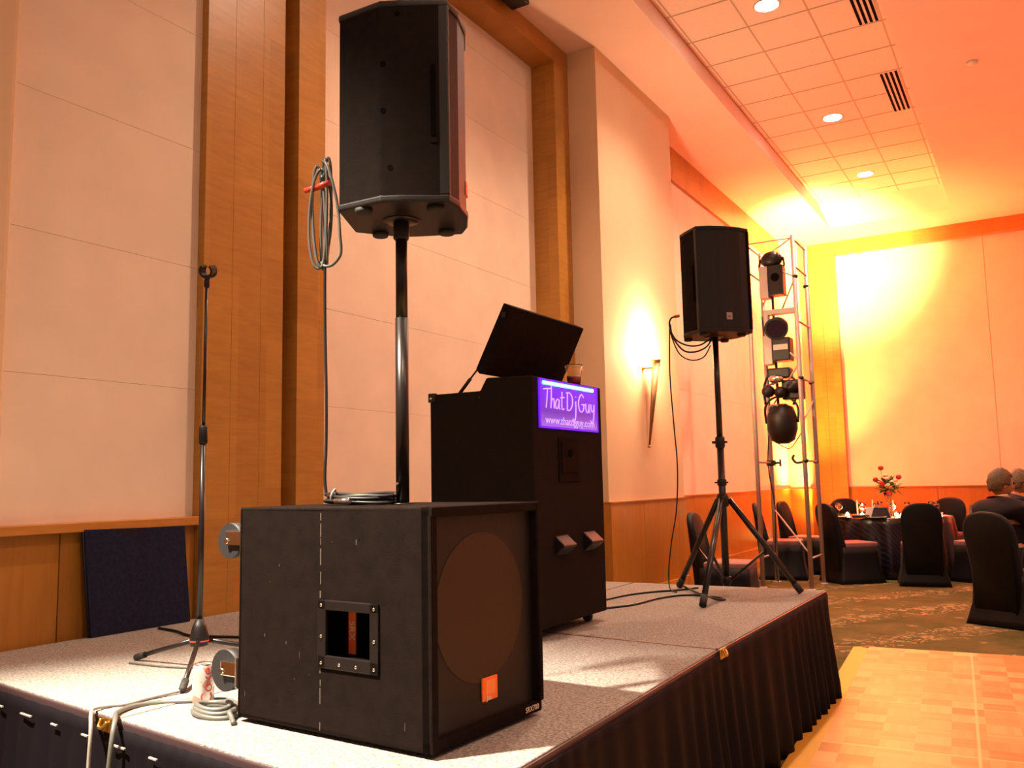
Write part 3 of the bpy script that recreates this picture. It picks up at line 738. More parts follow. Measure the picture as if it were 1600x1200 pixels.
# ================================================================== MICROPHONE STAND
mx, my = -2.705, 2.245
t = thing('microphone_stand', 'tall thin black microphone stand with three legs by the blue board', 'microphone stand', (mx, my, HS))
obj('hub', G().lathe([(.016, .085), (.032, .09), (.034, .12), (.026, .155), (.014, .185)]), M_blackp, t)
obj('hub_reflection', G().lathe([(.0346, .104), (.0352, .105), (.0346, .109)], cap=False), M_red, t)  # red ring coloured in for a reddish reflection on the hub
feet = [(-3.085, 2.262), (-2.455, 1.975), (-2.58, 2.59)]
for fx, fy in feet:
    d = Vector((fx-mx, fy-my)); u = d.normalized()
    lg = obj('leg', G().cyl((u[0]*.02, u[1]*.02, .108), (d[0], d[1], .013), .0085), M_blackm, t)
    e = Vector((d[0], d[1], .013)); s_ = e - Vector((u[0]*.055, u[1]*.055, -.014))
    obj('rubber_foot', G().cyl(s_, e, .0125).sphere(e, .0128), M_rubber, lg)
obj('lower_tube', G().cyl((0, 0, .12), (0, 0, .85), .0105), M_blackm, t)
obj('clutch', G().lathe([(.013, 0), (.0165, .006), (.0165, .062), (.0125, .07)], (0, 0, .83)), M_blackp, t)
obj('upper_tube', G().cyl((0, 0, .85), (.003, 0, 1.455), .0062), M_blackm, t)
mc = obj('microphone_clip', G().lathe([(.007, 0), (.011, .005), (.011, .03), (.008, .036)], (.003, 0, 1.43)).cyl((.003, 0, 1.462), (.012, -.002, 1.478), .010), M_blackp, t)
g = G(); R_ = Euler((.3, .1, .4)).to_matrix()
pts = [R_ @ Vector((.024*math.cos(a), 0, .024*math.sin(a)))+Vector((.008, 0, 1.497)) for a in [math.radians(q) for q in range(130, 411, 20)]]
for off in (-.018, -.009, 0, .009, .018):
    g.tube([p+R_ @ Vector((0, off, 0)) for p in pts], .0055, 6, 1)
obj('clip_jaw', g, M_blackp, mc)

# dark blue board leaning on the wainscot
t = thing('blue_board', 'dark blue padded board leaning against the wooden wainscot', 'board')
g = G(); g.loft([[(-3.735, 2.50, HS+.002), (-3.722, 3.03, HS+.002), (-3.748, 3.032, HS+.002), (-3.762, 2.50, HS+.002)], [(-3.772, 2.475, 1.095), (-3.766, 3.02, 1.085), (-3.790, 3.02, 1.085), (-3.800, 2.475, 1.095)]], smooth=False)
obj('board', g, M_navy, t)
obj('edge_binding', G().tube([(-3.748, 2.497, HS+.012), (-3.784, 2.473, 1.092), (-3.778, 3.022, 1.084), (-3.734, 3.034, HS+.012)], .006, 6, 1), mat('black_binding', (.01, .01, .016), .7), t)

# drink can
t = thing('drink_can', 'silver soft drink can with red lettering standing on the stage edge', 'can', (-2.272, 1.905, HS+.0005), math.radians(-18))
m, tt, b = nt('can_print'); b.inputs['Metallic'].default_value = .55; b.inputs['Roughness'].default_value = .35
tc = tt.nodes.new('ShaderNodeTexCoord'); n = tt.nodes.new('ShaderNodeTexNoise'); n.inputs['Scale'].default_value = 18; n.inputs['Detail'].default_value = 1
lk(tt, tc.outputs['Object'], n.inputs['Vector']); r = tt.nodes.new('ShaderNodeValToRGB'); r.color_ramp.interpolation = 'CONSTANT'
r.color_ramp.elements[0].color = (.78, .70, .68, 1); r.color_ramp.elements[1].position = .56; r.color_ramp.elements[1].color = (.62, .36, .30, 1)
lk(tt, n.outputs['Fac'], r.inputs['Fac']); lk(tt, r.outputs['Color'], b.inputs['Base Color'])
obj('can_body', G().lathe([(.024, 0), (.027, .003), (.033, .012), (.033, .104), (.030, .114), (.0275, .120)], n=36), m, t)
obj('can_rim', G().lathe([(.0275, .119), (.0285, .122), (.0275, .1235), (.025, .119), (0, .118)], n=36, cap=False), M_chrome, t)
obj('pull_tab', G().box((-.006, -.012, .118), (.006, .012, .1205), bev=.001), M_chrome, t)
g = text_geo('Coke', .052, Matrix.Identity(4), .0, .95)
for v in g.bm.verts:           # wrap the vertical lettering round the can
    a = -v.co.y/.0335; z = .060+v.co.x
    v.co = Vector((.0336*math.cos(a), .0336*math.sin(a), z))
obj('lettering', g, M_red, t)

# ---- loose cables on the stage
zc = HS+.006
tag(obj('cable', G().tube([(-2.455, 1.975, zc+.003), (-2.475, 1.86, zc), (-2.472, 1.79, zc), (-2.50, 1.745, zc), (-2.495, 1.69, zc+.004), (-2.43, 1.635, zc+.010), (-2.395, 1.612, HS-.03), (-2.39, 1.605, HS-.15), (-2.372, 1.60, .30), (-2.36, 1.60, .12), (-2.355, 1.55, .008), (-2.5, 1.3, .008)], .0055), M_lcable), 'pale grey cable running past the microphone stand foot and over the front stage edge', 'cable')
g = G()
g.tube([(-2.06, 1.89, zc), (-2.14, 1.93, zc), (-2.235, 1.955, zc), (-2.315, 1.90, zc), (-2.39, 1.842, zc), (-2.415, 1.77, zc+.003), (-2.385, 1.69, zc+.006), (-2.325, 1.64, zc+.004), (-2.295, 1.610, HS-.04), (-2.30, 1.600, .42), (-2.315, 1.59, .2), (-2.32, 1.56, .012), (-2.3, 1.3, .012)], .0075)
for k in range(3):
    g.tube([(-2.13+(.082-.012*k)*math.cos(a)-.01*k, 1.835+(.052-.006*k)*math.sin(a)+.004*k, zc+.002+.008*k+.003*math.sin(a*2)) for a in [2*PI*j/12 for j in range(13)]], .0075)
g.tube([(-2.06, 1.84, zc+.014), (-2.035, 1.80, zc+.02), (-2.015, 1.79, zc+.01), (-1.99, 1.775, zc)], .0075)
tag(obj('cable', g, M_gcable), 'dark grey cable looped in front of the drink can and over the stage edge', 'cable')
tag(obj('cable', G().tube([(-3.66, 2.80, zc), (-3.50, 2.775, zc), (-3.34, 2.72, zc), (-3.2, 2.755, zc), (-3.05, 2.80, zc), (-2.7, 2.86, zc), (-2.3, 2.84, zc), (-2.0, 2.72, zc)], .006), M_cable), 'thin black cable on the stage from the blue board to behind the microphone stand', 'cable')
tag(obj('cable', G().tube([(-3.05, 2.205, zc-.002), (-2.88, 2.215, zc-.002), (-2.76, 2.245, zc-.002), (-2.66, 2.31, zc-.002), (-2.5, 2.30, zc-.002), (-2.2, 2.25, zc-.002), (-2.05, 2.2, zc-.002)], .0035), M_gcable), 'thin cable on the stage between the microphone stand legs', 'cable')
tag(obj('cable', G().tube([(-2.15, 4.35, zc), (-2.13, 4.51, zc), (-2.098, 4.76, zc), (-2.018, 4.95, zc), (-1.911, 5.09, zc), (-1.84, 5.24, zc)], .006), M_cable), 'black cable on the stage running from the booth to the far tripod leg', 'cable')
tag(obj('cable', G().tube([(-2.05, 4.05, zc), (-1.994, 4.219, zc), (-1.908, 4.41, zc), (-1.878, 4.70, zc), (-1.795, 4.884, zc), (-1.645, 4.885, zc), (-1.535, 4.80, zc), (-1.56, 4.74, zc+.004), (-1.66, 4.84, zc+.010), (-1.794, 5.04, zc+.003), (-1.98, 5.26, zc+.02)], .006), M_cable), 'black cable looping on the stage around the nearest tripod leg', 'cable')

# ================================================================== TRIPOD STAND AND SPEAKER
tx, ty = -1.600, 5.045
t = thing('speaker_tripod', 'black tripod stand holding the far speaker at the back corner of the stage', 'speaker stand', (tx, ty, HS))
obj('centre_tube', G().cyl((0, 0, .05), (0, 0, .885), .0205), M_blackm, t)
obj('upper_tube', G().cyl((0, 0, .88), (0, 0, 1.50), .0175), M_blackm, t)
hb = obj('hub', G().lathe([(.024, .50), (.034, .505), (.036, .55), (.028, .575)]), M_blackp, t)
cl = obj('collar', G().lathe([(.023, .84), (.028, .85), (.028, .90), (.02, .91)]), M_blackp, t)
obj('clamp_knob', G().cyl((-.045, -.01, .875), (-.02, -.004, .875), .008).cyl((.02, 0, .875), (.042, .008, .875), .006), M_blackp, cl)
obj('lower_collar', G().lathe([(.022, .62), (.027, .625), (.027, .655), (.022, .66)]).cyl((-.04, -.01, .64), (.035, .01, .64), .005), M_blackp, t)
obj('brace_hub', G().lathe([(.022, .06), (.030, .065), (.030, .10), (.022, .105)]), M_blackp, t)
for (fx, fy) in ((-1.550, 4.480), (-1.945, 5.215), (-1.225, 5.200)):
    d = Vector((fx-tx, fy-ty)); u = d.normalized()
    top = Vector((u[0]*.035, u[1]*.035, .545)); bot = Vector((d[0], d[1], .022))
    lg = obj('leg', G().cyl(top, bot, .0165), M_blackm, t)
    dd = (bot-top).normalized(); obj('rubber_foot', G().cyl(bot-dd*.05, bot+dd*.012, .0195), M_rubber, lg)
    mid = top+(bot-top)*.55
    obj('brace', G().cyl((u[0]*.025, u[1]*.025, .08), mid, .0075), M_blackm, t)
speaker('black speaker raised on the tripod stand beside the truss', (tx-.012*.707, ty+.012*.707, 2.113), -PI/4)
# cable from that speaker
t = thing('hanging_cable', 'looped cable hanging under the tripod speaker and dropping to the stage', 'cable')
g = G()
g.tube([(-1.80, 4.955, 2.245), (-1.84, 4.96, 2.235), (-1.85, 4.96, 2.19), (-1.82, 4.965, 2.11), (-1.75, 4.97, 2.065), (-1.68, 4.985, 2.06), (-1.63, 5.01, 2.09), (-1.615, 5.025, 2.105)], .005)
g.tube([(-1.845, 4.96, 2.20), (-1.83, 4.955, 2.12), (-1.77, 4.96, 2.035), (-1.70, 4.975, 2.022), (-1.64, 5.0, 2.05), (-1.612, 5.02, 2.10)], .005)
g.tube([(-1.85, 4.965, 2.22), (-1.845, 4.965, 2.14), (-1.80, 4.97, 2.02), (-1.73, 4.98, 1.975), (-1.66, 5.0, 1.99), (-1.622, 5.02, 2.06)], .004)
obj('loops', g, M_cable, t)
obj('drop_lead', G().tube([(-1.85, 4.96, 2.18), (-1.862, 4.965, 1.9), (-1.852, 4.97, 1.6), (-1.842, 4.975, 1.35), (-1.860, 4.98, 1.1), (-1.915, 5.02, .9), (-1.97, 5.1, .72), (-1.95, 5.06, zc+.01), (-1.88, 4.98, zc+.001)], .004), M_cable, t)
obj('connector', G().cyl((-1.815, 4.955, 2.243), (-1.785, 4.955, 2.245), .009), M_red, t)

# ================================================================== TRUSS TOWER WITH LIGHTS
t = thing('truss_tower', 'silver truss tower of thin upright tubes on the floor behind the stage', 'truss', (0, 0, 0))
A, B, Cc, D = (-2.865, 10.4), (-2.865, 11.04), (-2.315, 10.4), (-2.315, 11.04)
for p in (A, B, Cc, D):
    u_ = obj('upright', G().cyl((*p, .02), (*p, 4.12), .026), M_alu, t)
    obj('base_foot', G().lathe([(.05, 0), (.05, .012), (.028, .02)], (*p, 0)), M_alu, u_)
for (p, q) in ((A, B), (Cc, D)):
    for z in (.35, 1.46, 2.42, 3.1, 3.75, 4.08):
        if p is A and z in (2.42, 3.1): continue
        obj('rung', G().cyl((*p, z), (*q, z), .012), M_alu, t)
obj('rung', G().cyl((*A, 4.09), (*Cc, 4.09), .008), M_alu, t)
for (p, zp, q, zq) in ((B, 4.03, Cc, 4.10), (B, 4.0, Cc, 3.62), (B, 3.45, (-2.55, 10.7), 3.75), (B, 3.14, Cc, 2.62), (Cc, 2.60, B, 2.08), (Cc, 3.60, (-2.55, 10.7), 3.3), (B, .9, Cc, .4), (Cc, 1.9, D, 2.2)):
    obj('diagonal', G().cyl((*p, zp), (*q, zq), .010), M_alu, t)
for z in (3.62, 2.42, 1.46):
    obj('joint', G().sphere((D[0]-.01, D[1], z), .036, (1, 1, .8)).sphere((Cc[0]+.01, Cc[1], z), .034, (1, 1, .8)), M_blackm, t)
cl = obj('clamp', G().box((B[0]-.05, B[1]-.04, 1.42), (B[0]+.05, B[1]+.04, 1.49), bev=.008).cyl((B[0]+.04, B[1]-.02, 1.455), (B[0]+.12, B[1]-.03, 1.455), .014).cyl((B[0]+.12, B[1]-.03, 1.41), (B[0]+.12, B[1]-.03, 1.50), .013), M_blackm, t)
obj('hook_clamp', G().tube([(Cc[0]-.02, Cc[1], 1.45), (Cc[0]-.09, Cc[1]-.02, 1.44), (Cc[0]-.13, Cc[1]-.02, 1.49), (Cc[0]-.11, Cc[1]-.02, 1.53)], .015), M_blackm, t)
# fixtures hung inside the truss, each its own thing; a crossbar carries each
def bar(x, y, z):
    obj('fixture_bar', G().cyl((B[0], B[1], z), (x, y, z), .012), M_blackm, bpy.data.objects[TR])
TR = t.name
# top: small round head over a box
fx, fy = -2.66, 10.72
bar(fx, fy, 3.90); bar(fx, fy, 3.30); bar(fx, fy, 2.75); bar(fx, fy, 2.42)
obj('fixture_pole', G().cyl((fx, fy, 1.95), (fx, fy, 3.96), .016), M_blackm, t)
t1 = thing('stage_light', 'small round black stage light at the top of the truss tower', 'stage light', (fx+.03, fy-.07, 3.92))
obj('head', G().sphere((0, 0, 0), .115, (1, .8, .85)), M_blackp, t1)
spot('stage_light_beam', (0, .16, .02), TRUSS_BEAM_W, (1, .19, .06), math.radians(42), 1.0, .09, (-.085, 1, .26), t1)
obj('back_lens', G().cyl((0, .08, 0), (0, .105, .005), .07), emit('truss_lamp_lens', (1, .5, .15), 20), t1)
obj('yoke', G().tube([(-.12, 0, .02), (-.13, 0, -.10), (0, 0, -.15), (.12, 0, -.10), (.12, 0, .02)], .012), M_blackm, t1)
t1 = thing('stage_light', 'tall box-shaped effect light with grey side below the top round light', 'stage light', (fx+.03, fy-.08, 3.46))
obj('housing', G().box((-.03, -.09, 0), (.13, .06, .34), bev=.01), M_blackp, t1)
obj('side_panel', G().box((-.125, -.08, -.02), (-.032, .06, .34), bev=.008), M_alu, t1)
obj('lens', G().cyl((.05, -.093, .20), (.05, -.10, .20), .045), M_dark, t1)
t1 = thing('stage_light', 'black barrel stage light under a grey arm, second down the truss', 'stage light', (fx+.06, fy-.09, 3.10))
obj('barrel', G().cyl((0, .04, .0), (.02, -.14, -.06), .105, .125, 24), M_blackp, t1)
obj('lens', G().cyl((.02, -.141, -.06), (.021, -.15, -.063), .10, n=24), mat('dark_lens', (.02, .01, .02), .08, spec=.9), t1)
obj('arm', G().box((-.10, -.05, .12), (.20, .04, .18), bev=.01).box((-.13, -.05, -.02), (-.08, .04, .18), bev=.008), M_alu, t1)
t1 = thing('stage_light', 'squat black scanner light with grey bracket in the middle of the truss', 'stage light', (fx+.08, fy-.07, 2.66))
obj('housing', G().box((-.07, -.10, 0), (.12, .08, .26), bev=.014), M_blackp, t1)
obj('bracket', G().box((-.17, -.05, -.03), (-.075, .05, .30), bev=.01), M_alu, t1)
obj('mirror_strip', G().box((-.05, -.106, .12), (.10, -.100, .18)), M_alu, t1)
t1 = thing('stage_light', 'black cluster light with shiny reflector above the big round lamp', 'stage light', (fx+.06, fy-.09, 2.30))
obj('base', G().box((-.12, -.06, .14), (.12, .10, .26), bev=.02).box((.02, -.05, -.10), (.24, .08, .12), bev=.02), M_blackp, t1)
obj('reflector', G().sphere((-.02, -.10, .13), .08, (1, .7, .6)), M_chrome, t1)
obj('pod', G().sphere((-.11, -.08, .0), .07).sphere((.02, -.1, -.02), .065).sphere((.14, -.09, .03), .06), M_blackp, t1)
obj('yoke_arm', G().tube([(-.12, 0, .2), (-.17, -.02, .05), (-.16, -.03, -.14)], .013), M_blackm, t1); obj('yoke_arm', G().tube([(.08, 0, .2), (.19, -.02, .05), (.13, -.03, -.16)], .013), M_blackm, t1)
t1 = thing('stage_light', 'big black oval lamp head hanging lowest on the truss tower', 'stage light', (fx+.06, fy-.10, 1.90))
obj('head', G().lathe([(.06, -.21), (.12, -.17), (.155, -.05), (.155, .08), (.12, .19), (.05, .23)]), M_blackp, t1)
obj('yoke', G().tube([(-.165, 0, .02), (-.17, 0, .2), (-.08, 0, .30), (.06, 0, .30), (.165, 0, .2), (.165, 0, .02)], .012), M_blackm, t1)
obj('handle', G().tube([(-.10, -.12, .16), (-.06, -.17, .21), (.0, -.15, .2)], .011), M_alu, t1)
tag(obj('cable', G().tube([(fx+.10, fy-.02, 2.0), (fx-.13, fy, 1.9), (fx-.1, fy, 1.75), (fx+.08, fy+.05, 1.62), (fx+.2, fy, 1.72), (Cc[0]-.02, Cc[1]+.03, 1.80)], .006), M_lcable), 'thin pale cable looping below the lowest lamp of the truss', 'cable')
tag(obj('cable', G().tube([(B[0]-.01, B[1]-.035, 3.3), (B[0]+.03, B[1]-.035, 2.2), (B[0]-.03, B[1]-.035, 1.45), (B[0]+.03, B[1]-.035, .9), (B[0]-.0, B[1]-.04, .3), (B[0]+.02, B[1]-.04, .01)], .007), M_cable), 'black cable running down the left upright of the truss tower', 'cable')

for o in C.objects:
    if o.name.startswith('stage_light') and o.parent is None: o.scale = (1.13, 1.13, 1.08)
# ================================================================== DANCE FLOOR
t = thing('dance_floor', 'parquet dance floor laid on the carpet beside the stage', 'dance floor', (-1.232, 7.012, 0), math.radians(4.2))
obj('parquet_panels', G().box((.06, -5.6, .001), (4.6, -.02, .027)), M_parquet, t)
obj('edge_strip', G().prism([(-.055, -5.6), (.06, -5.6), (.06, .03), (0, .03), (-.055, .0)], .001, .020, bev=.006).box((.0, -.022, .001), (4.6, .035, .020), bev=.006), M_danceedge, t)

# ================================================================== TABLES AND CHAIRS
def rrect(w_, d_, r, z, n=6, off=(0, 0)):
    out = []
    for (sx, sy, a0) in ((1, 1, 0), (-1, 1, PI/2), (-1, -1, PI), (1, -1, 1.5*PI)):
        for k in range(n+1):
            a = a0+PI/2*k/n
            out.append((off[0]+sx*(w_/2-r)+r*math.cos(a), off[1]+sy*(d_/2-r)+r*math.sin(a), z))
    return out
def make_chair(label, group):
    t = thing('banquet_chair', label, 'chair', (0, 0, 0), 0, group)      # sitter looks towards local +Y, back at -Y
    # skirt of the fitted cover, flaring to the four feet
    rings = []
    for z, w_, d_, pinch in ((.0, .56, .60, .35), (.06, .53, .57, .22), (.18, .47, .52, .10), (.34, .44, .49, .02), (.43, .44, .49, 0)):
        ring = rrect(w_, d_, .04, z)
        ring2 = []
        for p in ring:
            ax_, ay = abs(p[0])/(w_/2), abs(p[1])/(d_/2)
            k = pinch*(1-min(ax_, ay)**2)
            ring2.append((p[0]*(1-k*.22*(ax_ > ay)), p[1]*(1-k*.22*(ay >= ax_)), p[2]+(0 if z > .03 else .05*(1-min(ax_, ay))**1.0)))
        rings.append(ring2)
    obj('cover_skirt', G().loft(rings, cap=True), M_cover, t)
    obj('seat_cushion', G().box((-.215, -.19, .42), (.215, .24, .485), bev=.025, seg=3), M_seat, t)
    # arched back, leaning
    rings = []; N = 26
    for (dy, s_) in ((-.034, .90), (-.026, .985), (-.0, 1.0), (.026, .985), (.034, .90)):
        ring = []
        for k in range(N+1):
            u = k/N; a = PI*u
            x = .222*math.cos(a)*s_*(1 if True else 1); zz = .74+.215*s_*math.sin(a)**.8 if 0 < u < 1 else .74
            x = (.222*s_)*math.copysign(abs(math.cos(a))**.8, math.cos(a))
            ring.append((x, dy-.215-(zz-.45)*.22, zz))
        ring.insert(0, (.205*s_, dy-.235, .10)); ring.insert(1, (.215*s_, dy-.215, .45)); ring.append((-.215*s_, dy-.215, .45)); ring.append((-.205*s_, dy-.235, .10))
        rings.append(ring)
    obj('cover_back', G().loft(rings, cap=True), M_cover, t)
    return t
chair0 = make_chair('black covered banquet chair with its rounded back turned towards the dance floor', 'black covered chairs round the far table')
tcx, tcy = -1.76, 12.56
chair0.location = (-1.27, 11.45, 0); chair0.rotation_euler = (0, 0, math.radians(10))
GR = 'black covered chairs round the far table'
def face(x, y, tx_, ty_): return math.atan2(ty_-y, tx_-x)-PI/2
for (x, y, rz, lab) in (
    (-2.06, 11.42, math.radians(-48), 'black covered banquet chair seen sideways just right of the truss, pink seat showing'),
    (-.66, 11.98, math.radians(62), 'black covered banquet chair right of the far table, half hidden by the seated person'),
    (-2.78, 12.35, math.radians(-95), 'black covered banquet chair leaning behind the truss uprights, left side of the far table'),
    (-2.90, 11.55, math.radians(-80), 'leftmost black covered banquet chair, its tall back right beside the left truss upright'),
    (-2.36, 13.50, math.radians(215), 'black covered banquet chair behind the far table on its left'),
    (-1.24, 13.58, math.radians(160), 'black covered banquet chair behind the far table, its top showing above the nearest chair')):
    dup(chair0, (x, y, 0), rz, lab, GR)
dup(chair0, (-2.66, 8.45, 0), math.radians(-85), 'dark covered chair standing alone by the wainscot behind the tripod legs', 'lone chair')
pc = dup(chair0, (-.27, 8.72, 0), math.radians(-30), 'black covered banquet chair with the dark suited person sitting on it, nearest the dance floor', 'chairs at the right edge')
dup(chair0, (-.32, 10.62, 0), math.radians(-75), 'black covered banquet chair under the black-clad person behind the suited one', 'chairs at the right edge')

def round_table(cx, cy, lab, labc, R=.76, group=None):
    t = thing('round_table', lab, 'table', (cx, cy, 0), 0, group)
    obj('tabletop', G().lathe([(R-.02, .715), (R-.01, .72), (R-.01, .738), (R-.02, .743)], n=48), M_woodtrim, t)
    obj('pedestal', G().lathe([(.28, 0), (.26, .03), (.05, .08), (.04, .5), (.16, .715)]), M_blackm, t)
    g = G(); N = 180; rows = []
    for (z, k, rr) in ((.749, 0, .0), (.749, 0, .3), (.750, 0, R-.03), (.747, 0, R-.008), (.735, .02, R+.004), (.66, .35, R+.010), (.45, .8, R+.02), (.2, 1, R+.03), (.02, 1, R+.035)):
        row = []
        for i in range(N):
            a = 2*PI*i/N; f = math.sin(a*17+.6*math.sin(a*3))+.4*math.sin(a*29)
            r_ = max(rr + k*.028*f, 0) if rr else .001
            row.append((cx+r_*math.cos(a), cy+r_*math.sin(a), z))
        rows.append(row)
    g.loft(rows, cap=False)
    m, tt, b = nt('black_satin_cloth'); b.inputs['Roughness'].default_value = .28; b.inputs['Specular IOR Level'].default_value = .6
    tc = tt.nodes.new('ShaderNodeTexCoord'); wv = tt.nodes.new('ShaderNodeTexWave'); wv.inputs['Scale'].default_value = 9; wv.inputs['Distortion'].default_value = 4; wv.bands_direction = 'DIAGONAL'
    lk(tt, tc.outputs['Object'], wv.inputs['Vector']); r = tt.nodes.new('ShaderNodeValToRGB'); r.color_ramp.elements[0].color = (.010, .008, .016, 1); r.color_ramp.elements[1].color = (.035, .03, .045, 1); r.color_ramp.elements[0].position = .6
    lk(tt, wv.outputs['Fac'], r.inputs['Fac']); lk(tt, r.outputs['Color'], b.inputs['Base Color'])
    tag(obj('tablecloth', g, m, solid=.002), labc, 'tablecloth')
round_table(tcx, tcy, 'round banquet table under the far black cloth', 'black satin cloth draped over the far round table with the flowers')
round_table(1.28, 10.4, 'round banquet table just outside the right edge of the picture', 'black cloth over the table beyond the right edge of the picture')

TZ = .7515
# flower centrepiece
t = thing('flower_vase', 'vase of red roses and greenery in the middle of the far table', 'flower arrangement', (-1.73, 12.40, TZ))
obj('vase', G().lathe([(.05, 0), (.045, .01), (.02, .05), (.018, .16), (.035, .24), (.06, .30), (.055, .30), (.03, .24), (.012, .16)], cap=False), M_glass, t)
rnd = random.Random(11)
g = G()
for k in range(110):
    a = rnd.uniform(0, 2*PI); el = rnd.uniform(-.5, 1.2); L = rnd.uniform(.08, .22)
    d = Vector((math.cos(a)*math.cos(el), math.sin(a)*math.cos(el), math.sin(el))); c = Vector((.02, 0, .36)); p = c+d*L*.4; q = c+d*L+Vector((0, 0, -.02))
    s_ = d.cross(Vector((0, 0, 1))).normalized()*.030; m_ = (p+q)/2+Vector((0, 0, .012))
    g.quad(p, m_+s_, q, m_-s_)
obj('foliage', g, M_leaf, t, recalc=False)['kind'] = 'stuff'
roses = [(-.06, -.05, .62), (.14, .02, .50), (-.14, .0, .47), (-.05, -.10, .42), (.03, -.12, .30)]
for k, (x, y, z) in enumerate(roses):
    rs = obj('rose', G().sphere((x, y, z), .036, (1, 1, .9), 12).sphere((x+.006, y, z+.008), .022, (1, 1, 1), 10), M_rose, t)
    obj('stem', G().tube([(x, y, z-.02), (x*.6, y*.6, .38), (0, 0, .22)], .003, 6), M_leaf, rs)
for (x, y, z) in ((.0, -.06, .48), (.06, -.05, .44), (.02, -.1, .40), (.12, -.03, .40), (-.02, .03, .52), (.09, 0, .46)):
    obj('cream_bloom', G().sphere((x, y, z), .032, (1, 1, .8), 10), M_cream, t)
# wine glasses
def make_glass(lab):
    t = thing('wine_glass', lab, 'glass', (0, 0, TZ), 0, 'glasses on the far table')
    obj('bowl', G().lathe([(.004, .085), (.030, .10), (.040, .13), (.036, .175), (.033, .175), (.037, .13), (.027, .104), (.0, .092)], cap=False, n=18), M_glass, t)
    obj('stem', G().lathe([(.034, 0), (.032, .003), (.005, .008), (.0035, .085)], n=14), M_glass, t)
    return t
g0 = None
spots = [(-2.28, 12.05, 'at the left edge of the far table'), (-2.12, 12.52, 'left of the bright candle'), (-1.98, 11.98, 'in front of the left candle'), (-1.84, 12.1, 'beside the black folded napkin on its left'),
         (-1.62, 11.95, 'right of the folded black napkin'), (-1.50, 12.3, 'just right of the rose vase'), (-1.36, 11.98, 'by the back of the nearest chair on its left'), (-1.16, 12.3, 'right of the nearest chair back'),
         (-1.26, 12.7, 'behind the nearest chair back'), (-1.9, 12.8, 'behind the roses on the left'), (-2.36, 12.4, 'farthest left behind the truss upright')]
for k, (x, y, wh) in enumerate(spots):
    lab = 'clear stemmed wine glass '+wh
    if g0 is None: g0 = make_glass(lab); g0.location = (x, y, TZ)
    else: dup(g0, (x, y, TZ), 0, lab)
# candles in glass cups
c0 = None
for (x, y, wh) in ((-2.02, 12.15, 'left of the folded napkin'), (-1.90, 12.02, 'touching the white folded card on the left'), (-1.52, 11.92, 'right of the folded black napkin'), (-1.42, 12.12, 'between the roses and the nearest chair'), (-2.22, 12.25, 'farthest left on the far table'), (-1.10, 12.05, 'at the right end of the far table'), (-1.62, 12.22, 'right under the roses')):
    lab = 'glowing votive candle '+wh
    if c0 is None:
        c0 = thing('votive_candle', lab, 'candle', (x, y, TZ), 0, 'votive candles on the far table')
        obj('cup', G().lathe([(.028, 0), (.034, .06), (.031, .06), (.025, .004)], cap=False, n=18), M_glass, c0)
        obj('wax', G().lathe([(.024, .004), (.026, .03)], n=16), M_flame, c0)
        l = bpy.data.lights.new('candle_light', 'POINT'); l.energy = .5; l.color = (1, .6, .3); l.shadow_soft_size = .02
        o = bpy.data.objects.new('candle_light', l); C.objects.link(o); o.location = (0, 0, .08); o.parent = c0
    else: dup(c0, (x, y, TZ), 0, lab)
# tall thin tapers / flutes
c0 = None
for (x, y, wh) in ((-2.10, 12.30, 'leftmost of the three'), (-1.93, 12.42, 'between the left glasses'), (-1.64, 12.12, 'in front of the roses')):
    lab = 'slim pinkish taper candle, '+wh
    if c0 is None:
        c0 = thing('taper_candle', lab, 'candle', (x, y, TZ), 0, 'taper candles on the far table')
        obj('wax_stick', G().lathe([(.010, .02), (.009, .19), (.002, .215)], n=12), M_wax, c0)
        obj('holder', G().lathe([(.03, 0), (.028, .006), (.013, .012), (.013, .03)], n=14), M_chrome, c0)
    else: dup(c0, (x, y, TZ), 0, lab)
# plates with napkins
p0 = None
for (x, y, wh) in ((-2.25, 11.93, 'at the left front of the far table'), (-1.80, 11.80, 'under the folded black napkin'), (-1.42, 11.84, 'beside the nearest chair back'), (-1.12, 12.05+.13, 'at the right end of the far table')):
    lab = 'white plate with a dark rim '+wh
    if p0 is None:
        p0 = thing('dinner_plate', lab, 'plate', (x, y, TZ), 0, 'plates on the far table')
        obj('plate_body', G().lathe([(.05, 0), (.08, .003), (.125, .014), (.122, .016), (.075, .006), (0, .005)], cap=False), M_china, p0)
    else: dup(p0, (x, y, TZ), 0, lab)
tag(obj('folded_napkin', G().prism([(-.11, 0), (.12, 0), (.085, .125), (-.07, .125)], -.03, .03, T=Matrix(((1, 0, 0, 0), (0, 0, 1, 0), (0, 1, 0, 0), (0, 0, 0, 1))), bev=.006), M_napkin, loc=(-1.765, 11.90, TZ+.001), rotz=.1), 'black napkin folded upright at the front of the far table', 'napkin')
tag(obj('menu_card', G().prism([(-.045, 0), (.045, 0), (.06, .13), (-.03, .13)], -.002, .002, T=Matrix(((1, 0, 0, 0), (0, 0, 1, 0), (0, 1, 0, 0), (0, 0, 0, 1)))), M_white, loc=(-1.90, 11.93, TZ+.001), rotz=.2), 'white card standing left of the black folded napkin', 'card')
for (x, y, rz, wh) in ((-1.98, 11.80, .4, 'lying left of the folded napkin'), (-2.34, 12.12, -.3, 'at the left end of the far table')):
    tag(obj('dark_pouch', G().box((-.10, -.035, 0), (.10, .035, .035), bev=.015, seg=3), M_napkin, loc=(x, y, TZ+.001), rotz=rz), 'small dark bundle '+wh, 'napkin')

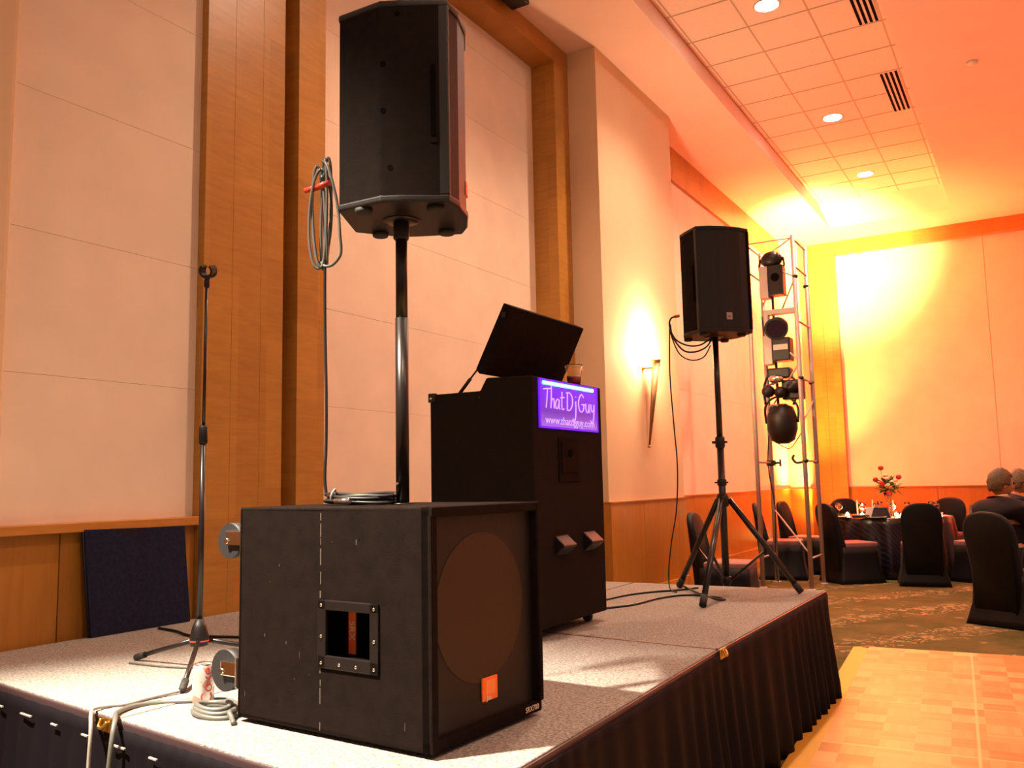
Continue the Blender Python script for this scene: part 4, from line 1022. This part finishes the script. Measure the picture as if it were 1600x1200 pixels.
# ================================================================== PEOPLE
def skin_mesh(name, verts, edges, radii, m, parent, sub=2, root=0):
    me = bpy.data.meshes.new(name); me.from_pydata(verts, edges, []); o = bpy.data.objects.new(name, me); C.objects.link(o)
    md = o.modifiers.new('skin', 'SKIN'); md.use_smooth_shade = True
    for i, v in enumerate(me.skin_vertices[0].data):
        r = radii[i]; v.radius = (r, r) if not isinstance(r, tuple) else r; v.use_root = (i == root)
    s2_ = o.modifiers.new('sub', 'SUBSURF'); s2_.levels = sub; s2_.render_levels = sub
    bpy.context.view_layer.update(); dg = bpy.context.evaluated_depsgraph_get()
    me2 = bpy.data.meshes.new_from_object(o.evaluated_get(dg)); bpy.data.objects.remove(o)
    o = bpy.data.objects.new(name, me2); C.objects.link(o); me2.materials.clear(); me2.materials.append(m)
    for p in me2.polygons: p.use_smooth = True
    if parent: o.parent = parent
    return o
def person(label, loc, rz, suit, hair, lean=.0, headturn=0.0, tilt=0.0):
    """seated figure, looks along local +Y; origin on the floor under the seat"""
    t = thing('person', label, 'person', loc, rz)
    hip = Vector((0, -.02, .56)); 
    def up(h, y=0, x=0): return Vector((x+lean*h, -.02+y, .56+h))
    V = [hip, up(.14, .01), up(.30, .02), up(.44, .03), up(.47, .05), up(.52, .08)]            # pelvis..neck 0-5
    E_ = [(0, 1), (1, 2), (2, 3), (3, 4), (4, 5)]
    R_ = [(.15, .12), (.14, .11), (.165, .115), (.15, .10), (.080, .07), (.056, .060)]
    def add(v, r, par): V.append(Vector(v)); R_.append(r); E_.append((par, len(V)-1)); return len(V)-1
    head_c = up(.625, .10)
    ends = {}
    for s_ in (-1, 1):
        sh = add(up(.40, .04, s_*.17), .062, 3); el = add(up(.20, .10, s_*.25), .046, sh); wr = add(up(.17, .36, s_*.16), .029, el); ends[s_] = wr
        hp = add((s_*.10, .0, .54), .095, 0); kn = add((s_*.13, .42, .53), .062, hp); an = add((s_*.13, .44, .10), .040, kn); toe = add((s_*.14, .60, .045), .035, an)
        add((s_*.13, .41, .05), .035, an)
        # palm and five fingers
        w_ = V[wr]; palm = add(w_+Vector((-s_*.02, .06, -.01)), (.030, .017), wr)
        for k, (dx, L) in enumerate(((-.030, .060), (-.011, .072), (.008, .068), (.027, .052))):
            a = add(V[palm]+Vector((dx, .035, .0)), .0095, palm); b = add(V[a]+Vector((dx*.12, L*.6, -.008)), .0085, a); add(V[b]+Vector((0, L*.45, -.022)), .0075, b)
        a = add(w_+Vector((-s_*.045, .045, -.008)), .010, palm); add(V[a]+Vector((-s_*.018, .035, -.006)), .009, a)
    body = skin_mesh('body', [tuple(v) for v in V], E_, R_, M_skin, t)
    # head merged into the body mesh
    bm = bmesh.new(); bm.from_mesh(body.data)
    HR = Matrix.Translation(head_c) @ Euler((tilt, 0, headturn)).to_matrix().to_4x4()
    b2 = bmesh.new(); bmesh.ops.create_uvsphere(b2, u_segments=28, v_segments=20, radius=1)
    for v in b2.verts:
        x, y, z = v.co
        v.co = Vector((x*.076*(1-.22*max(0, -z)), y*.098+(.012 if z < 0 and y > 0 else 0)*-z, z*.118))
    for v in b2.verts:
        if v.co.y > .085 and abs(v.co.x) < .02 and abs(v.co.z+.02) < .03: v.co.y += .018
    bmesh.ops.create_uvsphere(b2, u_segments=10, v_segments=8, radius=.016, matrix=Matrix.Translation((0, .104, -.022)) @ Matrix.Diagonal((.75, 1, 1.3, 1)))
    for s_ in (-1, 1): bmesh.ops.create_uvsphere(b2, u_segments=10, v_segments=8, radius=.03, matrix=Matrix.Translation((s_*.077, -.005, -.012)) @ Matrix.Diagonal((.3, .6, 1, 1)))
    bmesh.ops.transform(b2, matrix=HR, verts=b2.verts)
    me = bpy.data.meshes.new('t'); b2.to_mesh(me); b2.free(); bm.from_mesh(me)
    for f in bm.faces: f.smooth = True
    bm.to_mesh(body.data); bm.free()
    g = G()
    for s_ in (-1, 1): g.sphere((s_*.030, .090, .008), .011)
    bmesh.ops.transform(g.bm, matrix=HR, verts=g.bm.verts); obj('eyes', g, M_dark, body)
    g = G(); g.sphere((0, .093, -.058), .022, (1, .35, .3)); bmesh.ops.transform(g.bm, matrix=HR, verts=g.bm.verts); obj('mouth', g, mat('lips', (.4, .12, .09), .5), body)
    b2 = bmesh.new(); bmesh.ops.create_uvsphere(b2, u_segments=28, v_segments=20, radius=1)
    for v in list(b2.verts):
        x, y, z = v.co; n_ = 1+.04*math.sin(x*19+z*13)*math.sin(y*17)
        v.co = Vector((x*.087*n_, y*.108*n_-.008, z*.128*n_+.004))
    bmesh.ops.delete(b2, geom=[v for v in b2.verts if (v.co.y > .045 and v.co.z < .055) or v.co.z < -.075 or (abs(v.co.x) > .06 and v.co.z < -.03 and v.co.y > -.02)], context='VERTS')
    bmesh.ops.transform(b2, matrix=HR, verts=b2.verts)
    gg = G(); gg.bm.free(); gg.bm = b2
    for f in b2.faces: f.smooth = True
    obj('hair', gg, hair, body, solid=.006)
    # jacket and trousers follow the same skeleton, a little larger
    V2 = V[:5]; R2 = [(.185, .16), (.178, .145), (.20, .155), (.19, .135), (.10, .092)]; E2 = [(0, 1), (1, 2), (2, 3), (3, 4)]
    def add2(v, r, par): V2.append(Vector(v)); R2.append(r); E2.append((par, len(V2)-1)); return len(V2)-1
    for s_ in (-1, 1):
        sh = add2(up(.395, .04, s_*.18), .098, 3); el = add2(up(.20, .10, s_*.25), .078, sh); w1 = V[ends[s_]]; add2(w1-(w1-V2[el]).normalized()*.02, .056, el)
    j = skin_mesh('jacket', [tuple(v) for v in V2], E2, R2, suit, body)
    V3 = [hip]; R3 = [(.165, .125)]; E3 = []
    for s_ in (-1, 1):
        k = len(V3); V3 += [Vector((s_*.10, .0, .54)), Vector((s_*.13, .42, .535)), Vector((s_*.13, .44, .13))]; R3 += [.108, .078, .062]; E3 += [(0, k), (k, k+1), (k+1, k+2)]
    skin_mesh('trousers', [tuple(v) for v in V3], E3, R3, suit, body)
    g = G()
    for s_ in (-1, 1): g.sphere((s_*.135, .52, .045), .05, (.9, 2.6, .8))
    obj('shoes', g, M_blackp, body)
    return t
person('person in a dark suit seated with back turned, grey-brown hair, leaning right', (-.27, 8.72, 0), math.radians(-30), M_suit, M_hair, lean=-.14, headturn=-.5, tilt=-.1)
person('person in black with greying hair seated at the right edge beyond the suited person', (-.27, 10.60, 0), math.radians(-75), M_suit2, M_hair2, lean=-.0, headturn=.2)
